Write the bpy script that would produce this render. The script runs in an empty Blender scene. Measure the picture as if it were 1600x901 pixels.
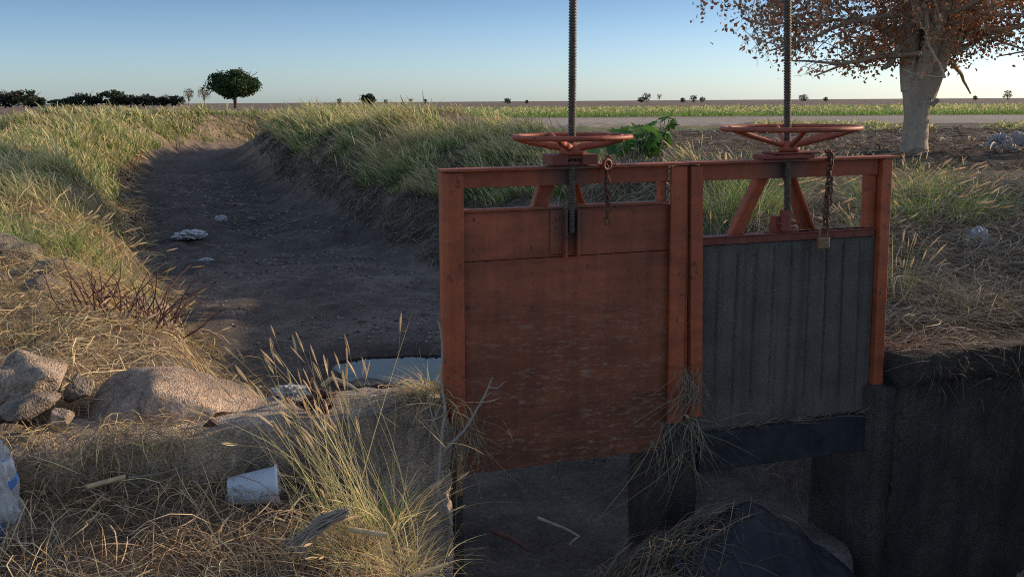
import bpy, bmesh, math, random
import numpy as np
from mathutils import Vector, noise as mnoise

rng = np.random.default_rng(11)
random.seed(5)
scene = bpy.context.scene
COL = scene.collection
R = math.radians

# ------------------------------------------------------------------ camera
F = 1500.0
PITCH, ROLL = R(11.03), R(.39)
up0 = np.array([0, math.sin(PITCH), math.cos(PITCH)]); fw = np.array([0, math.cos(PITCH), -math.sin(PITCH)])
r0 = np.array([1., 0, 0])
RX = r0*math.cos(ROLL) - up0*math.sin(ROLL)
UX = up0*math.cos(ROLL) + r0*math.sin(ROLL)
C0 = np.array([0, 0, 1.5])
cam_d = bpy.data.cameras.new('camera'); cam = bpy.data.objects.new('camera', cam_d); COL.objects.link(cam)
cam_d.sensor_width = 36; cam_d.lens = 36*F/1600; cam_d.clip_end = 9000; cam_d.clip_start = .05
from mathutils import Matrix
M = Matrix(((RX[0], UX[0], -fw[0], 0), (RX[1], UX[1], -fw[1], 0), (RX[2], UX[2], -fw[2], 1.5), (0, 0, 0, 1)))
cam.matrix_world = M
scene.camera = cam

def ray(px, py): return RX*(px-800)/F + UX*(450.5-py)/F + fw
def at_y(px, py, Y):
    d = ray(px, py); return C0 + d*Y/d[1]
def at_z(px, py, z):
    d = ray(px, py); return C0 + d*(z-1.5)/d[2]

# ------------------------------------------------------------------ light
AZ, EL = R(24), R(15.5)
S = Vector((math.cos(AZ)*math.cos(EL), math.sin(AZ)*math.cos(EL), math.sin(EL)))
sd = bpy.data.lights.new('sun', 'SUN'); sd.energy = 5.0; sd.angle = R(.5); sd.color = (1, .81, .55)
so = bpy.data.objects.new('sun', sd); COL.objects.link(so)
so.rotation_mode = 'QUATERNION'; so.rotation_quaternion = S.to_track_quat('Z', 'Y')
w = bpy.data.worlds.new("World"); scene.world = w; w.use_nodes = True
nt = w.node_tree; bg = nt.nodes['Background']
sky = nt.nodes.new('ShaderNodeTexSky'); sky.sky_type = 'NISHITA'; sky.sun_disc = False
sky.sun_elevation = EL; sky.sun_rotation = math.pi/2 - AZ
sky.air_density = 1.0; sky.dust_density = .6; sky.ozone_density = 1.6; sky.altitude = 0
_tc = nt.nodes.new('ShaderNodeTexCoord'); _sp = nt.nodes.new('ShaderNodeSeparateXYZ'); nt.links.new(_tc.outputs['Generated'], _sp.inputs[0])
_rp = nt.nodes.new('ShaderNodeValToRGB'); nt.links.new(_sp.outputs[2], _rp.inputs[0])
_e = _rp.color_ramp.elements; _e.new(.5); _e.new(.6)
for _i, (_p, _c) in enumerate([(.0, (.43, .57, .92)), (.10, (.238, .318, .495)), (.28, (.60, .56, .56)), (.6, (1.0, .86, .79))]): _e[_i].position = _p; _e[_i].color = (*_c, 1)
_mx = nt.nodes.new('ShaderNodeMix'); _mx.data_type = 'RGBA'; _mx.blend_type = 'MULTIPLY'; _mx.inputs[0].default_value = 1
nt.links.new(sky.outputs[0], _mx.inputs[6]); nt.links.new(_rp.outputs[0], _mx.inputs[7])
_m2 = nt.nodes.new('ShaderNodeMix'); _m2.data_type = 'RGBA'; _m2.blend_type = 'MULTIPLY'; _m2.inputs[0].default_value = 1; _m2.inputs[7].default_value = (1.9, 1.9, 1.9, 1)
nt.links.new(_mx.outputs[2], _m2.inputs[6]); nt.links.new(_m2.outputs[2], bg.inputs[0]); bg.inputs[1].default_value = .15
scene.view_settings.view_transform = 'Standard'; scene.view_settings.look = 'None'; scene.view_settings.exposure = 0
scene.cycles.use_denoising = False; scene.cycles.filter_width = 1.05; scene.cycles.sample_clamp_indirect = 3; scene.cycles.max_bounces = 6; scene.cycles.transparent_max_bounces = 8

# ------------------------------------------------------------------ numpy noise
_P = np.random.default_rng(3).random((256, 256)).astype(np.float64)
def vn(x, y):
    xi = np.floor(x).astype(int); yi = np.floor(y).astype(int)
    fx = x-xi; fy = y-yi
    fx = fx*fx*(3-2*fx); fy = fy*fy*(3-2*fy)
    a = _P[xi & 255, yi & 255]; b = _P[(xi+1) & 255, yi & 255]
    c = _P[xi & 255, (yi+1) & 255]; d = _P[(xi+1) & 255, (yi+1) & 255]
    return (a*(1-fx)+b*fx)*(1-fy) + (c*(1-fx)+d*fx)*fy
def fbm(x, y, o=4):
    s = 0; a = .5; t = 0
    for k in range(o):
        s = s + a*vn(x*2**k+17.3*k, y*2**k+5.1*k); t += a; a *= .5
    return s/t - .5
def ridge(x, y, o=3):
    s = 0; a = .5; t = 0
    for k in range(o):
        s = s + a*(1-abs(2*vn(x*2**k+7.3*k, y*2**k+9.1*k)-1)); t += a; a *= .5
    return s/t
def ss(t):
    t = np.clip(t, 0, 1); return t*t*(3-2*t)

# ------------------------------------------------------------------ terrain
TH = R(18); UU = np.array([math.cos(TH), math.sin(TH)]); BB = np.array([-math.sin(TH), math.cos(TH)])
_o = ray(707, 450); _o = C0 + _o*4.25/_o[1]; OX, OY = float(_o[0]), float(_o[1])
def loc_sb(x, y):
    return (x-OX)*UU[0]+(y-OY)*UU[1], (x-OX)*BB[0]+(y-OY)*BB[1]
def world_sb(s, b): return OX+s*UU[0]+b*BB[0], OY+s*UU[1]+b*BB[1]
LINE = np.array([(1.15, 4.0), (.95, 5.2), (.45, 6.6), (-.7, 8.7), (-2.6, 12.3), (-4.4, 16.6), (-6.2, 21), (-8.3, 26), (-10.6, 33), (-12.2, 38.5), (-12.6, 43), (-11.2, 46.5), (-7.5, 49), (0, 51), (12, 53)])
def canal(x, y):
    x = np.asarray(x, float); y = np.asarray(y, float)
    best = np.full(x.shape, 1e9); side = np.ones(x.shape); along = np.zeros(x.shape); acc = 0
    for i in range(len(LINE)-1):
        a = LINE[i]; b = LINE[i+1]; ab = b-a; L = math.hypot(*ab)
        t = np.clip(((x-a[0])*ab[0]+(y-a[1])*ab[1])/L**2, 0, 1)
        qx = x-(a[0]+t*ab[0]); qy = y-(a[1]+t*ab[1])
        d = np.hypot(qx, qy); m = d < best
        sd_ = np.sign(ab[0]*qy-ab[1]*qx)          # + = left of direction of travel
        best = np.where(m, d, best); side = np.where(m, sd_, side); along = np.where(m, acc+t*L, along)
        acc += L
    return best, side, along
def BEDW(along): return 1.75 - .85*ss((along-10)/26)
def H(x, y, parts=False):
    x = np.asarray(x, float); y = np.asarray(y, float)
    d, side, al = canal(x, y)
    d = d + fbm(x*.6, y*.6, 3)*(.5*ss(al/4)+.55*ss((al-7)/6))
    left = side > 0
    wv = np.where(left, 1.80 - .75*ss((al-17)/22), BEDW(al) - .45)
    sw = np.where(left, 1.35+1.3*ss((al-12)/10), 3.0)
    bed = -.95 + fbm(x*.9, y*.9, 4)*.22 + (ridge(x*.8+3, y*.6, 4)-.5)*.22*ss((al-5)/4) + fbm(x*3.3, y*3.3, 4)*.07 + .004*al
    bed = bed + .12*ss((al-9)/10)
    wp = np.exp(-((x+.75)/1.9)**4-((y-8.75)/1.6)**4); bed = bed*(1-wp)+(-.90+fbm(x*3, y*3, 3)*.07)*wp
    # raised gravel bar in the bed
    bed = bed + .10*np.exp(-((x+2.6)/1.3)**2-((y-11.5)/1.6)**2)
    bed = bed - .20*np.exp(-((x+.90+.4*fbm(x, y*2, 2))/.74)**4-((y-8.75)/.62)**4) * (1+.9*fbm(x*1.8, y*3, 3))
    cl = .15 + .36*ss((al-3)/9) + .42*ss((al-20)/14)
    cr = .50 + .26*ss((al-8)/12)
    crest = np.where(left, cl, cr)*(1-.85*ss((al-54)/6)) + fbm(x*.35, y*.35, 3)*.40*ss((al-3)/6) + fbm(x*1.1, y*1.1, 3)*.34*ss((al-3)/6)
    k = ss((d-wv)/sw); k = np.maximum(k, ss((al-57)/6))
    fld = .12 + .35*np.exp(-np.maximum(y-10, 0)/18)*np.where(left, 0, 1)
    out = ss((d-wv-sw-1.2)/3.0)
    top = crest*(1-out) + fld*out
    # bank erosion lumps
    rough = (fbm(x*2.1, y*2.1, 4)*.34 + (ridge(x*1.1, y*1.1, 3)-.5)*.30 + (ridge(x*2.6, y*1.6, 3)-.5)*.16*ss((al-6)/5))*k*(1-k)*3.2
    z = bed*(1-k) + top*k + rough + fbm(x*5, y*5, 3)*.035
    z = z + np.where(k > .9, fbm(x*1.3, y*1.3, 3)*.12*np.exp(-y/60), 0)
    s, b = loc_sb(x, y)
    # earth behind the headwall, left and right
    fr = (.13 + np.clip(b-.3, 0, 2.2)*.20 + fbm(x*2, y*2, 3)*.12)
    mR = ss((s-2.35)/.35)*ss((b-.12)/.1)*ss((4.5-b)/1.5)
    z = np.where(mR > 0, np.maximum(z, z*(1-mR)+fr*mR), z)
    fl = (.10 + np.clip(b-.3, 0, 3)*.05 + fbm(x*2.5, y*2.5, 3)*.14)
    mL = ss((-.85-s)/.5)*ss((b-.12)/.15)*ss((2.6-b)/1.0)
    z = np.where(mL > 0, np.maximum(z, z*(1-mL)+fl*mL), z)
    # downstream (camera side) of the headwall
    fz = -1.02 + fbm(x*2, y*2, 3)*.08 - .6*ss((s-1.9)/.7)
    xe = -.60 + (4.05-y)*.42
    zb = -.07 - .26*np.clip(-b, 0, 3) + fbm(x*2.3, y*2.3, 4)*.16
    kk = ss((xe-x)/.34+.4 + fbm(x*5, y*5, 2)*.5)
    zd = fz*(1-kk) + zb*kk
    zd = zd + .44*np.exp(-((s-1.40)/.46)**2-((b+.28)/.24)**2) + .26*np.exp(-((s-.75)/.4)**2-((b+.38)/.26)**2)
    q_ = ss((s-3.4)/.4); zd = zd*(1-q_) + .75*q_  # unseen right bank, raised to keep the sun off the heap
    m = ss((.02-b)/.1)
    z = z*(1-m) + zd*m
    # keep the ground below the masonry
    inw = ((s < -.02) | (s > 2.3)) & (b > -.12) & (b < .34)
    z = np.where(inw, np.minimum(z, -.02), z)
    z = z + np.where(~left, fbm(x*1.1, y*1.1, 4)*.20*ss((x-.12*y-1)/3)*ss((y-14)/5)*ss((44-y)/5), 0)
    far = ss((np.hypot(x, y)-60)/200)
    z = z*(1-far)
    if parts: return z, d, wv, k, left, al, s, b
    return z
def hz(x, y): return float(H(np.array([x]), np.array([y]))[0])

# ------------------------------------------------------------------ materials
def newmat(name):
    m = bpy.data.materials.new(name); m.use_nodes = True
    n = m.node_tree; b = n.nodes['Principled BSDF']; return m, n, b
def N(n, t, **kw):
    q = n.nodes.new(t)
    for k, v in kw.items(): setattr(q, k, v)
    return q
def noise_node(n, scale, detail=6, rough=.6, co='Object', dist=0, stretch=None):
    tc = N(n, 'ShaderNodeTexCoord'); q = N(n, 'ShaderNodeTexNoise')
    q.inputs['Scale'].default_value = scale; q.inputs['Detail'].default_value = detail; q.inputs['Roughness'].default_value = rough
    q.inputs['Distortion'].default_value = dist
    if stretch:
        mp = N(n, 'ShaderNodeMapping'); mp.inputs['Scale'].default_value = stretch
        n.links.new(tc.outputs[co], mp.inputs[0]); n.links.new(mp.outputs[0], q.inputs[0])
    else: n.links.new(tc.outputs[co], q.inputs[0])
    return q
def ramp(n, src, stops):
    r = N(n, 'ShaderNodeValToRGB'); e = r.color_ramp.elements
    while len(e) < len(stops): e.new(.5)
    for i, (p, c) in enumerate(stops):
        e[i].position = p; e[i].color = (*c, 1) if len(c) == 3 else c
    n.links.new(src, r.inputs[0]); return r
def mix(n, a, b, f, mode='MIX'):
    m = N(n, 'ShaderNodeMix', data_type='RGBA', blend_type=mode)
    for i, v in ((0, f), (6, a), (7, b)):
        if hasattr(v, 'is_linked') or hasattr(v, 'links'): n.links.new(v, m.inputs[i])
        elif isinstance(v, (int, float)): m.inputs[i].default_value = v
        else: m.inputs[i].default_value = (*v, 1)
    return m.outputs[2]
def bump(n, b, h, dist=.01, st=1):
    q = N(n, 'ShaderNodeBump'); q.inputs['Distance'].default_value = dist; q.inputs['Strength'].default_value = st
    n.links.new(h, q.inputs['Height']); n.links.new(q.outputs[0], b.inputs['Normal']); return q
G = (0, 0, 0); W1 = (1, 1, 1)

def earth_mat(name, fine=30, bd=.03, pebble=False):
    m, n, b = newmat(name)
    a = N(n, 'ShaderNodeAttribute', attribute_name='col')
    n1 = noise_node(n, 3.0, 10, .65); n2 = noise_node(n, fine, 6, .7)
    r1 = ramp(n, n1.outputs[0], [(.28, (.50, .50, .52)), (.72, (1.45, 1.42, 1.35))])
    r2 = ramp(n, n2.outputs[0], [(.3, (.6, .6, .6)), (.7, (1.35, 1.35, 1.35))])
    c = mix(n, a.outputs[0], r1.outputs[0], 1., 'MULTIPLY'); c = mix(n, c, r2.outputs[0], 1., 'MULTIPLY')
    if pebble:
        v = N(n, 'ShaderNodeTexVoronoi'); v.inputs['Scale'].default_value = 38
        tc = N(n, 'ShaderNodeTexCoord'); n.links.new(tc.outputs['Object'], v.inputs['Vector'])
        rp = ramp(n, v.outputs['Color'], [(.88, G), (.93, (.25, .25, .25))])
        c = mix(n, c, (.42, .38, .34), rp.outputs[0])
    n.links.new(c, b.inputs['Base Color']); b.inputs['Roughness'].default_value = .95; b.inputs['Specular IOR Level'].default_value = .2
    ad = N(n, 'ShaderNodeMath', operation='ADD'); n.links.new(n1.outputs[0], ad.inputs[0]); n.links.new(n2.outputs[0], ad.inputs[1])
    bump(n, b, ad.outputs[0], bd, .9)
    return m
def ribbon_mat(name, trans=.35, rough=.7):
    m, n, b = newmat(name)
    a = N(n, 'ShaderNodeAttribute', attribute_name='col')
    out = n.nodes['Material Output']
    b.inputs['Roughness'].default_value = rough; b.inputs['Specular IOR Level'].default_value = .25
    n.links.new(a.outputs[0], b.inputs['Base Color'])
    t = N(n, 'ShaderNodeBsdfTranslucent'); n.links.new(a.outputs[0], t.inputs[0])
    ms = N(n, 'ShaderNodeMixShader'); ms.inputs[0].default_value = trans
    n.links.new(b.outputs[0], ms.inputs[1]); n.links.new(t.outputs[0], ms.inputs[2]); n.links.new(ms.outputs[0], out.inputs[0])
    return m
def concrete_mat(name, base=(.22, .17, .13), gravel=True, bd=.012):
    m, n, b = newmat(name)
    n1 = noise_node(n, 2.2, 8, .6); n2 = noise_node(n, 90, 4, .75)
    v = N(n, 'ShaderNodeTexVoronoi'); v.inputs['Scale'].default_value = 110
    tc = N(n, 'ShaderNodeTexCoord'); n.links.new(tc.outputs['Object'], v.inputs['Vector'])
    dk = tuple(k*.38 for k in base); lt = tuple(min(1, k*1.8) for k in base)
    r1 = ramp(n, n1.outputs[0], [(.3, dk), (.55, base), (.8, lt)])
    r2 = ramp(n, n2.outputs[0], [(.32, (.45, .43, .42)), (.7, (1.5, 1.5, 1.5))])
    c = mix(n, r1.outputs[0], r2.outputs[0], 1., 'MULTIPLY')
    vc = N(n, 'ShaderNodeTexVoronoi', feature='DISTANCE_TO_EDGE'); vc.inputs['Scale'].default_value = 2.6
    nd = noise_node(n, 5, 5, .6); vm = N(n, 'ShaderNodeVectorMath', operation='MULTIPLY_ADD'); vm.inputs[1].default_value = (.35, .35, .35)
    n.links.new(nd.outputs['Color'], vm.inputs[0]); n.links.new(tc.outputs['Object'], vm.inputs[2]); n.links.new(vm.outputs[0], vc.inputs['Vector'])
    rc = ramp(n, vc.outputs['Distance'], [(.0, (.35, .33, .32)), (.014, W1)]); c = mix(n, c, rc.outputs[0], .8, 'MULTIPLY')
    nst = noise_node(n, 3, 6, .7, stretch=(3.5, 3.5, .4)); rst = ramp(n, nst.outputs[0], [(.38, (.55, .55, .58)), (.6, (1.15, 1.12, 1.08))]); c = mix(n, c, rst.outputs[0], .8, 'MULTIPLY')
    n.links.new(c, b.inputs['Base Color']); b.inputs['Roughness'].default_value = .9
    ad = N(n, 'ShaderNodeMath', operation='ADD'); n.links.new(v.outputs[0], ad.inputs[0]); n.links.new(n2.outputs[0], ad.inputs[1])
    bump(n, b, ad.outputs[0], bd, .8)
    return m
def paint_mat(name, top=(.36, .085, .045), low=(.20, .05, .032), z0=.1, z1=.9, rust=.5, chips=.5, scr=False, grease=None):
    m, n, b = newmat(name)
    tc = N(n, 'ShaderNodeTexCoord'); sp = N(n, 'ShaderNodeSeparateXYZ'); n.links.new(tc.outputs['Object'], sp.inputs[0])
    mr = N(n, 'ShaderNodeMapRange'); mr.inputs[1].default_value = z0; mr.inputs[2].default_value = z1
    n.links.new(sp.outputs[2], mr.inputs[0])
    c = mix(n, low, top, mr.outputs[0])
    n1 = noise_node(n, 4, 8, .65, stretch=(1, 1, 2.2)); r1 = ramp(n, n1.outputs[0], [(.3, (.62, .62, .66)), (.7, (1.2, 1.15, 1.15))])
    c = mix(n, c, r1.outputs[0], 1., 'MULTIPLY')
    nh = noise_node(n, 1.6, 5, .6, stretch=(.35, .35, 3.2)); rh = ramp(n, nh.outputs[0], [(.38, (.55, .56, .6)), (.58, (1.12, 1.1, 1.05))])
    c = mix(n, c, rh.outputs[0], .75 if scr else .2, 'MULTIPLY')
    ns = noise_node(n, 3, 6, .7, stretch=(6, 6, .35)); rs = ramp(n, ns.outputs[0], [(.35, (.78, .76, .76)), (.65, (1.1, 1.1, 1.1))])
    c = mix(n, c, rs.outputs[0], .8, 'MULTIPLY')
    n2 = noise_node(n, 22, 8, .7); r2 = ramp(n, n2.outputs[0], [(.66-.08*rust, G), (.72-.06*rust, W1)])
    c = mix(n, c, (.05, .028, .022), r2.outputs[0])
    n3 = noise_node(n, 140, 3, .6); r3 = ramp(n, n3.outputs[0], [(.66-.05*chips, G), (.70-.05*chips, (.5, .5, .5))])
    c = mix(n, c, (.10, .035, .022), r3.outputs[0])
    if scr:   # pale crusty deposits left by the water line, in horizontal bands
        n4 = noise_node(n, 16, 8, .8, stretch=(.8, 1, 3.4)); n5 = noise_node(n, 1.8, 5, .6, stretch=(.6, 1, 3.0))
        r5 = ramp(n, n5.outputs[0], [(.40, G), (.55, W1)])
        r4 = ramp(n, n4.outputs[0], [(.52, G), (.60, (.75, .75, .75))])
        zr = N(n, 'ShaderNodeMapRange'); zr.inputs[1].default_value = .72; zr.inputs[2].default_value = .35; n.links.new(sp.outputs[2], zr.inputs[0])
        k = mix(n, G, r4.outputs[0], r5.outputs[0]); k = mix(n, G, k, zr.outputs[0])
        c = mix(n, c, (.34, .22, .17), k)
    if grease:
        gx, gz, gr = grease
        cx = N(n, 'ShaderNodeVectorMath', operation='DISTANCE'); cb = N(n, 'ShaderNodeCombineXYZ')
        n.links.new(sp.outputs[0], cb.inputs[0]); n.links.new(sp.outputs[2], cb.inputs[2])
        n.links.new(cb.outputs[0], cx.inputs[0]); cx.inputs[1].default_value = (gx, 0, gz)
        ad = N(n, 'ShaderNodeMath', operation='MULTIPLY_ADD'); n.links.new(n1.outputs[0], ad.inputs[0]); ad.inputs[1].default_value = .15; n.links.new(cx.outputs['Value'], ad.inputs[2])
        g = ramp(n, ad.outputs[0], [(gr*.35+.05, (.9, .9, .9)), (gr*1.15+.12, G)])
        c = mix(n, c, (.085, .058, .048), g.outputs[0])
    n.links.new(c, b.inputs['Base Color'])
    rr = ramp(n, n1.outputs[0], [(.3, (.48,)*3), (.7, (.7,)*3)]); n.links.new(rr.outputs[0], b.inputs['Roughness'])
    b.inputs['Specular IOR Level'].default_value = .4
    ad = N(n, 'ShaderNodeMath', operation='ADD'); n.links.new(n2.outputs[0], ad.inputs[0]); n.links.new(n1.outputs[0], ad.inputs[1])
    bump(n, b, ad.outputs[0], .003, .7)
    return m
def simple_mat(name, c, rough=.6, var=.35, scale=20, metal=0, bd=.002, spec=.4):
    m, n, b = newmat(name)
    q = noise_node(n, scale, 6, .65)
    r = ramp(n, q.outputs[0], [(.3, tuple(k*(1-var) for k in c)), (.7, tuple(min(1, k*(1+var)) for k in c))])
    n.links.new(r.outputs[0], b.inputs['Base Color']); b.inputs['Roughness'].default_value = rough; b.inputs['Metallic'].default_value = metal
    b.inputs['Specular IOR Level'].default_value = spec
    bump(n, b, q.outputs[0], bd, .8)
    return m
M_bed = earth_mat('mud', 35, .035, True); M_soil = earth_mat('soil', 22, .05); M_road = earth_mat('road_dirt', 14, .03); M_field = earth_mat('field_soil', 5, .30)
M_grass = ribbon_mat('grass_blade', .4); M_straw = ribbon_mat('straw', .2, .6); M_leaf = ribbon_mat('leaf', .3, .5)
M_conc = concrete_mat('concrete', (.44, .34, .26)); M_concd = concrete_mat('shaded_stained_concrete', (.085, .068, .055), bd=.016); M_rock = concrete_mat('rock', (.36, .28, .22), bd=.02)  # second concrete is darkened for the shade of the pit, besides its stains
M_mound = concrete_mat('pebbly_concrete', (.52, .37, .27), bd=.014)
M_post = paint_mat('orange_paint_post', (.44, .105, .038), (.38, .09, .034), .1, .9, .9, 1.2)
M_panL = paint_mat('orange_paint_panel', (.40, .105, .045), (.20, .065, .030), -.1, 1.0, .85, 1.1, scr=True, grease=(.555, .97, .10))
M_rail = paint_mat('orange_paint_rail', (.42, .10, .04), (.36, .085, .035), 1., 1.3, .3, .5, grease=(.56, 1.19, .12))
M_railR = paint_mat('orange_paint_rail_b', (.42, .10, .04), (.36, .085, .035), 1., 1.3, .35, .5, grease=(1.70, 1.19, .14))
M_wheel = paint_mat('orange_paint_wheel', (.44, .11, .055), (.40, .095, .045), 1.2, 1.4, 1.0, 1.1)
M_rust = paint_mat('rusty_paint', (.28, .065, .04), (.22, .05, .03), .7, 1, 1.1, 1)
M_bras = simple_mat('old_brass', (.24, .13, .07), .5, .4, 60, .3)
M_steel = simple_mat('greased_steel', (.10, .072, .055), .5, .5, 50, .3)
M_chain = simple_mat('rusty_chain', (.13, .06, .04), .7, .5, 80, .3)
M_beam = simple_mat('dark_strip', (.026, .025, .029), .75, .5, 12)  # even near-black tone of the strip below the grey panel
M_blackpl = simple_mat('black_plastic', (.017, .018, .024), .58, .5, 8, 0, .006, .35)
M_white = simple_mat('white_plastic', (.62, .64, .70), .45, .12, 8, 0, .001)
M_bag = simple_mat('bag_plastic', (.42, .41, .41), .35, .35, 14, 0, .004, .5)
M_bagblue = simple_mat('blue_print_plastic', (.10, .22, .50), .35, .6, 10, 0, .003, .5)
M_card = simple_mat('faded_wrapper', (.34, .27, .21), .6, .4, 10)
M_bark = None
def bark():
    m, n, b = newmat('bark')
    n1 = noise_node(n, 3, 8, .65, stretch=(1, 1, .3)); n2 = noise_node(n, 14, 6, .7, stretch=(1, 1, .5))
    r1 = ramp(n, n1.outputs[0], [(.3, (.36, .26, .18)), (.7, (.56, .42, .30))])
    r2 = ramp(n, n2.outputs[0], [(.32, (.35, .3, .27)), (.40, (1, 1, 1)), (.8, (1.15, 1.15, 1.15))])
    c = mix(n, r1.outputs[0], r2.outputs[0], 1., 'MULTIPLY')
    n.links.new(c, b.inputs['Base Color']); b.inputs['Roughness'].default_value = .9; bump(n, b, n2.outputs[0], .03, .8); return m
M_bark = bark()
M_twig = simple_mat('twig_bark', (.30, .25, .21), .8, .3, 25)
M_twigd = simple_mat('dark_twig', (.10, .045, .035), .8, .4, 25)
M_cane = simple_mat('dry_cane', (.46, .34, .19), .6, .3, 25)
def panelR():
    m, n, b = newmat('grey_crusted_panel')
    n1 = noise_node(n, 120, 5, .75); n0 = noise_node(n, 5, 6, .6); n2 = noise_node(n, 1.0, 3, .6, stretch=(16, 1, .5))
    tc = N(n, 'ShaderNodeTexCoord'); sp = N(n, 'ShaderNodeSeparateXYZ'); n.links.new(tc.outputs['Object'], sp.inputs[0])
    r0_ = ramp(n, n0.outputs[0], [(.3, (.066, .053, .043)), (.7, (.12, .096, .077))])
    r1 = ramp(n, n1.outputs[0], [(.35, (.5, .5, .5)), (.68, (1.7, 1.7, 1.7))])
    r2 = ramp(n, n2.outputs[0], [(.36, (.72, .72, .75)), (.5, (1.08, 1.08, 1.08))])
    c = mix(n, r0_.outputs[0], r1.outputs[0], 1., 'MULTIPLY'); c = mix(n, c, r2.outputs[0], .9, 'MULTIPLY')
    n.links.new(c, b.inputs['Base Color']); b.inputs['Roughness'].default_value = .8
    bump(n, b, n1.outputs[0], .006, .8); return m
M_panR = panelR()
def water_mat():
    m, n, b = newmat('water'); b.inputs['Base Color'].default_value = (.008, .010, .012, 1); b.inputs['Roughness'].default_value = .02
    b.inputs['IOR'].default_value = 1.33; b.inputs['Specular IOR Level'].default_value = .45
    q = noise_node(n, 5, 3, .5); bump(n, b, q.outputs[0], .002, .3); return m
M_water = water_mat()

# ------------------------------------------------------------------ object helpers
def tag(o, label=None, cat=None, group=None, kind=None):
    if label: o['label'] = label
    if cat: o['category'] = cat
    if group: o['group'] = group
    if kind: o['kind'] = kind
    return o
def empty(name, loc=(0, 0, 0), rz=0, **kw):
    o = bpy.data.objects.new(name, None); COL.objects.link(o); o.location = loc; o.rotation_euler = (0, 0, rz); o.empty_display_size = .1
    return tag(o, **kw)
def link(name, me, mat=None, parent=None, **kw):
    o = bpy.data.objects.new(name, me); COL.objects.link(o)
    if mat: me.materials.append(mat)
    if parent: o.parent = parent
    return tag(o, **kw)
def npmesh(name, V, Fq, col=None, smooth=False):
    me = bpy.data.meshes.new(name)
    V = np.ascontiguousarray(V, dtype=np.float32).reshape(-1, 3); Fq = np.ascontiguousarray(Fq, dtype=np.int32)
    k = Fq.shape[1]
    me.vertices.add(len(V)); me.vertices.foreach_set('co', V.ravel())
    me.loops.add(Fq.size); me.loops.foreach_set('vertex_index', Fq.ravel())
    me.polygons.add(len(Fq)); me.polygons.foreach_set('loop_start', np.arange(0, Fq.size, k, dtype=np.int32))
    me.update(calc_edges=True)
    if smooth: me.polygons.foreach_set('use_smooth', np.ones(len(Fq), bool))
    if col is not None:
        a = me.color_attributes.new('col', 'FLOAT_COLOR', 'POINT')
        c = np.ones((len(V), 4), np.float32); c[:, :3] = np.asarray(col).reshape(-1, 3); a.data.foreach_set('color', c.ravel())
    return me
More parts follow.
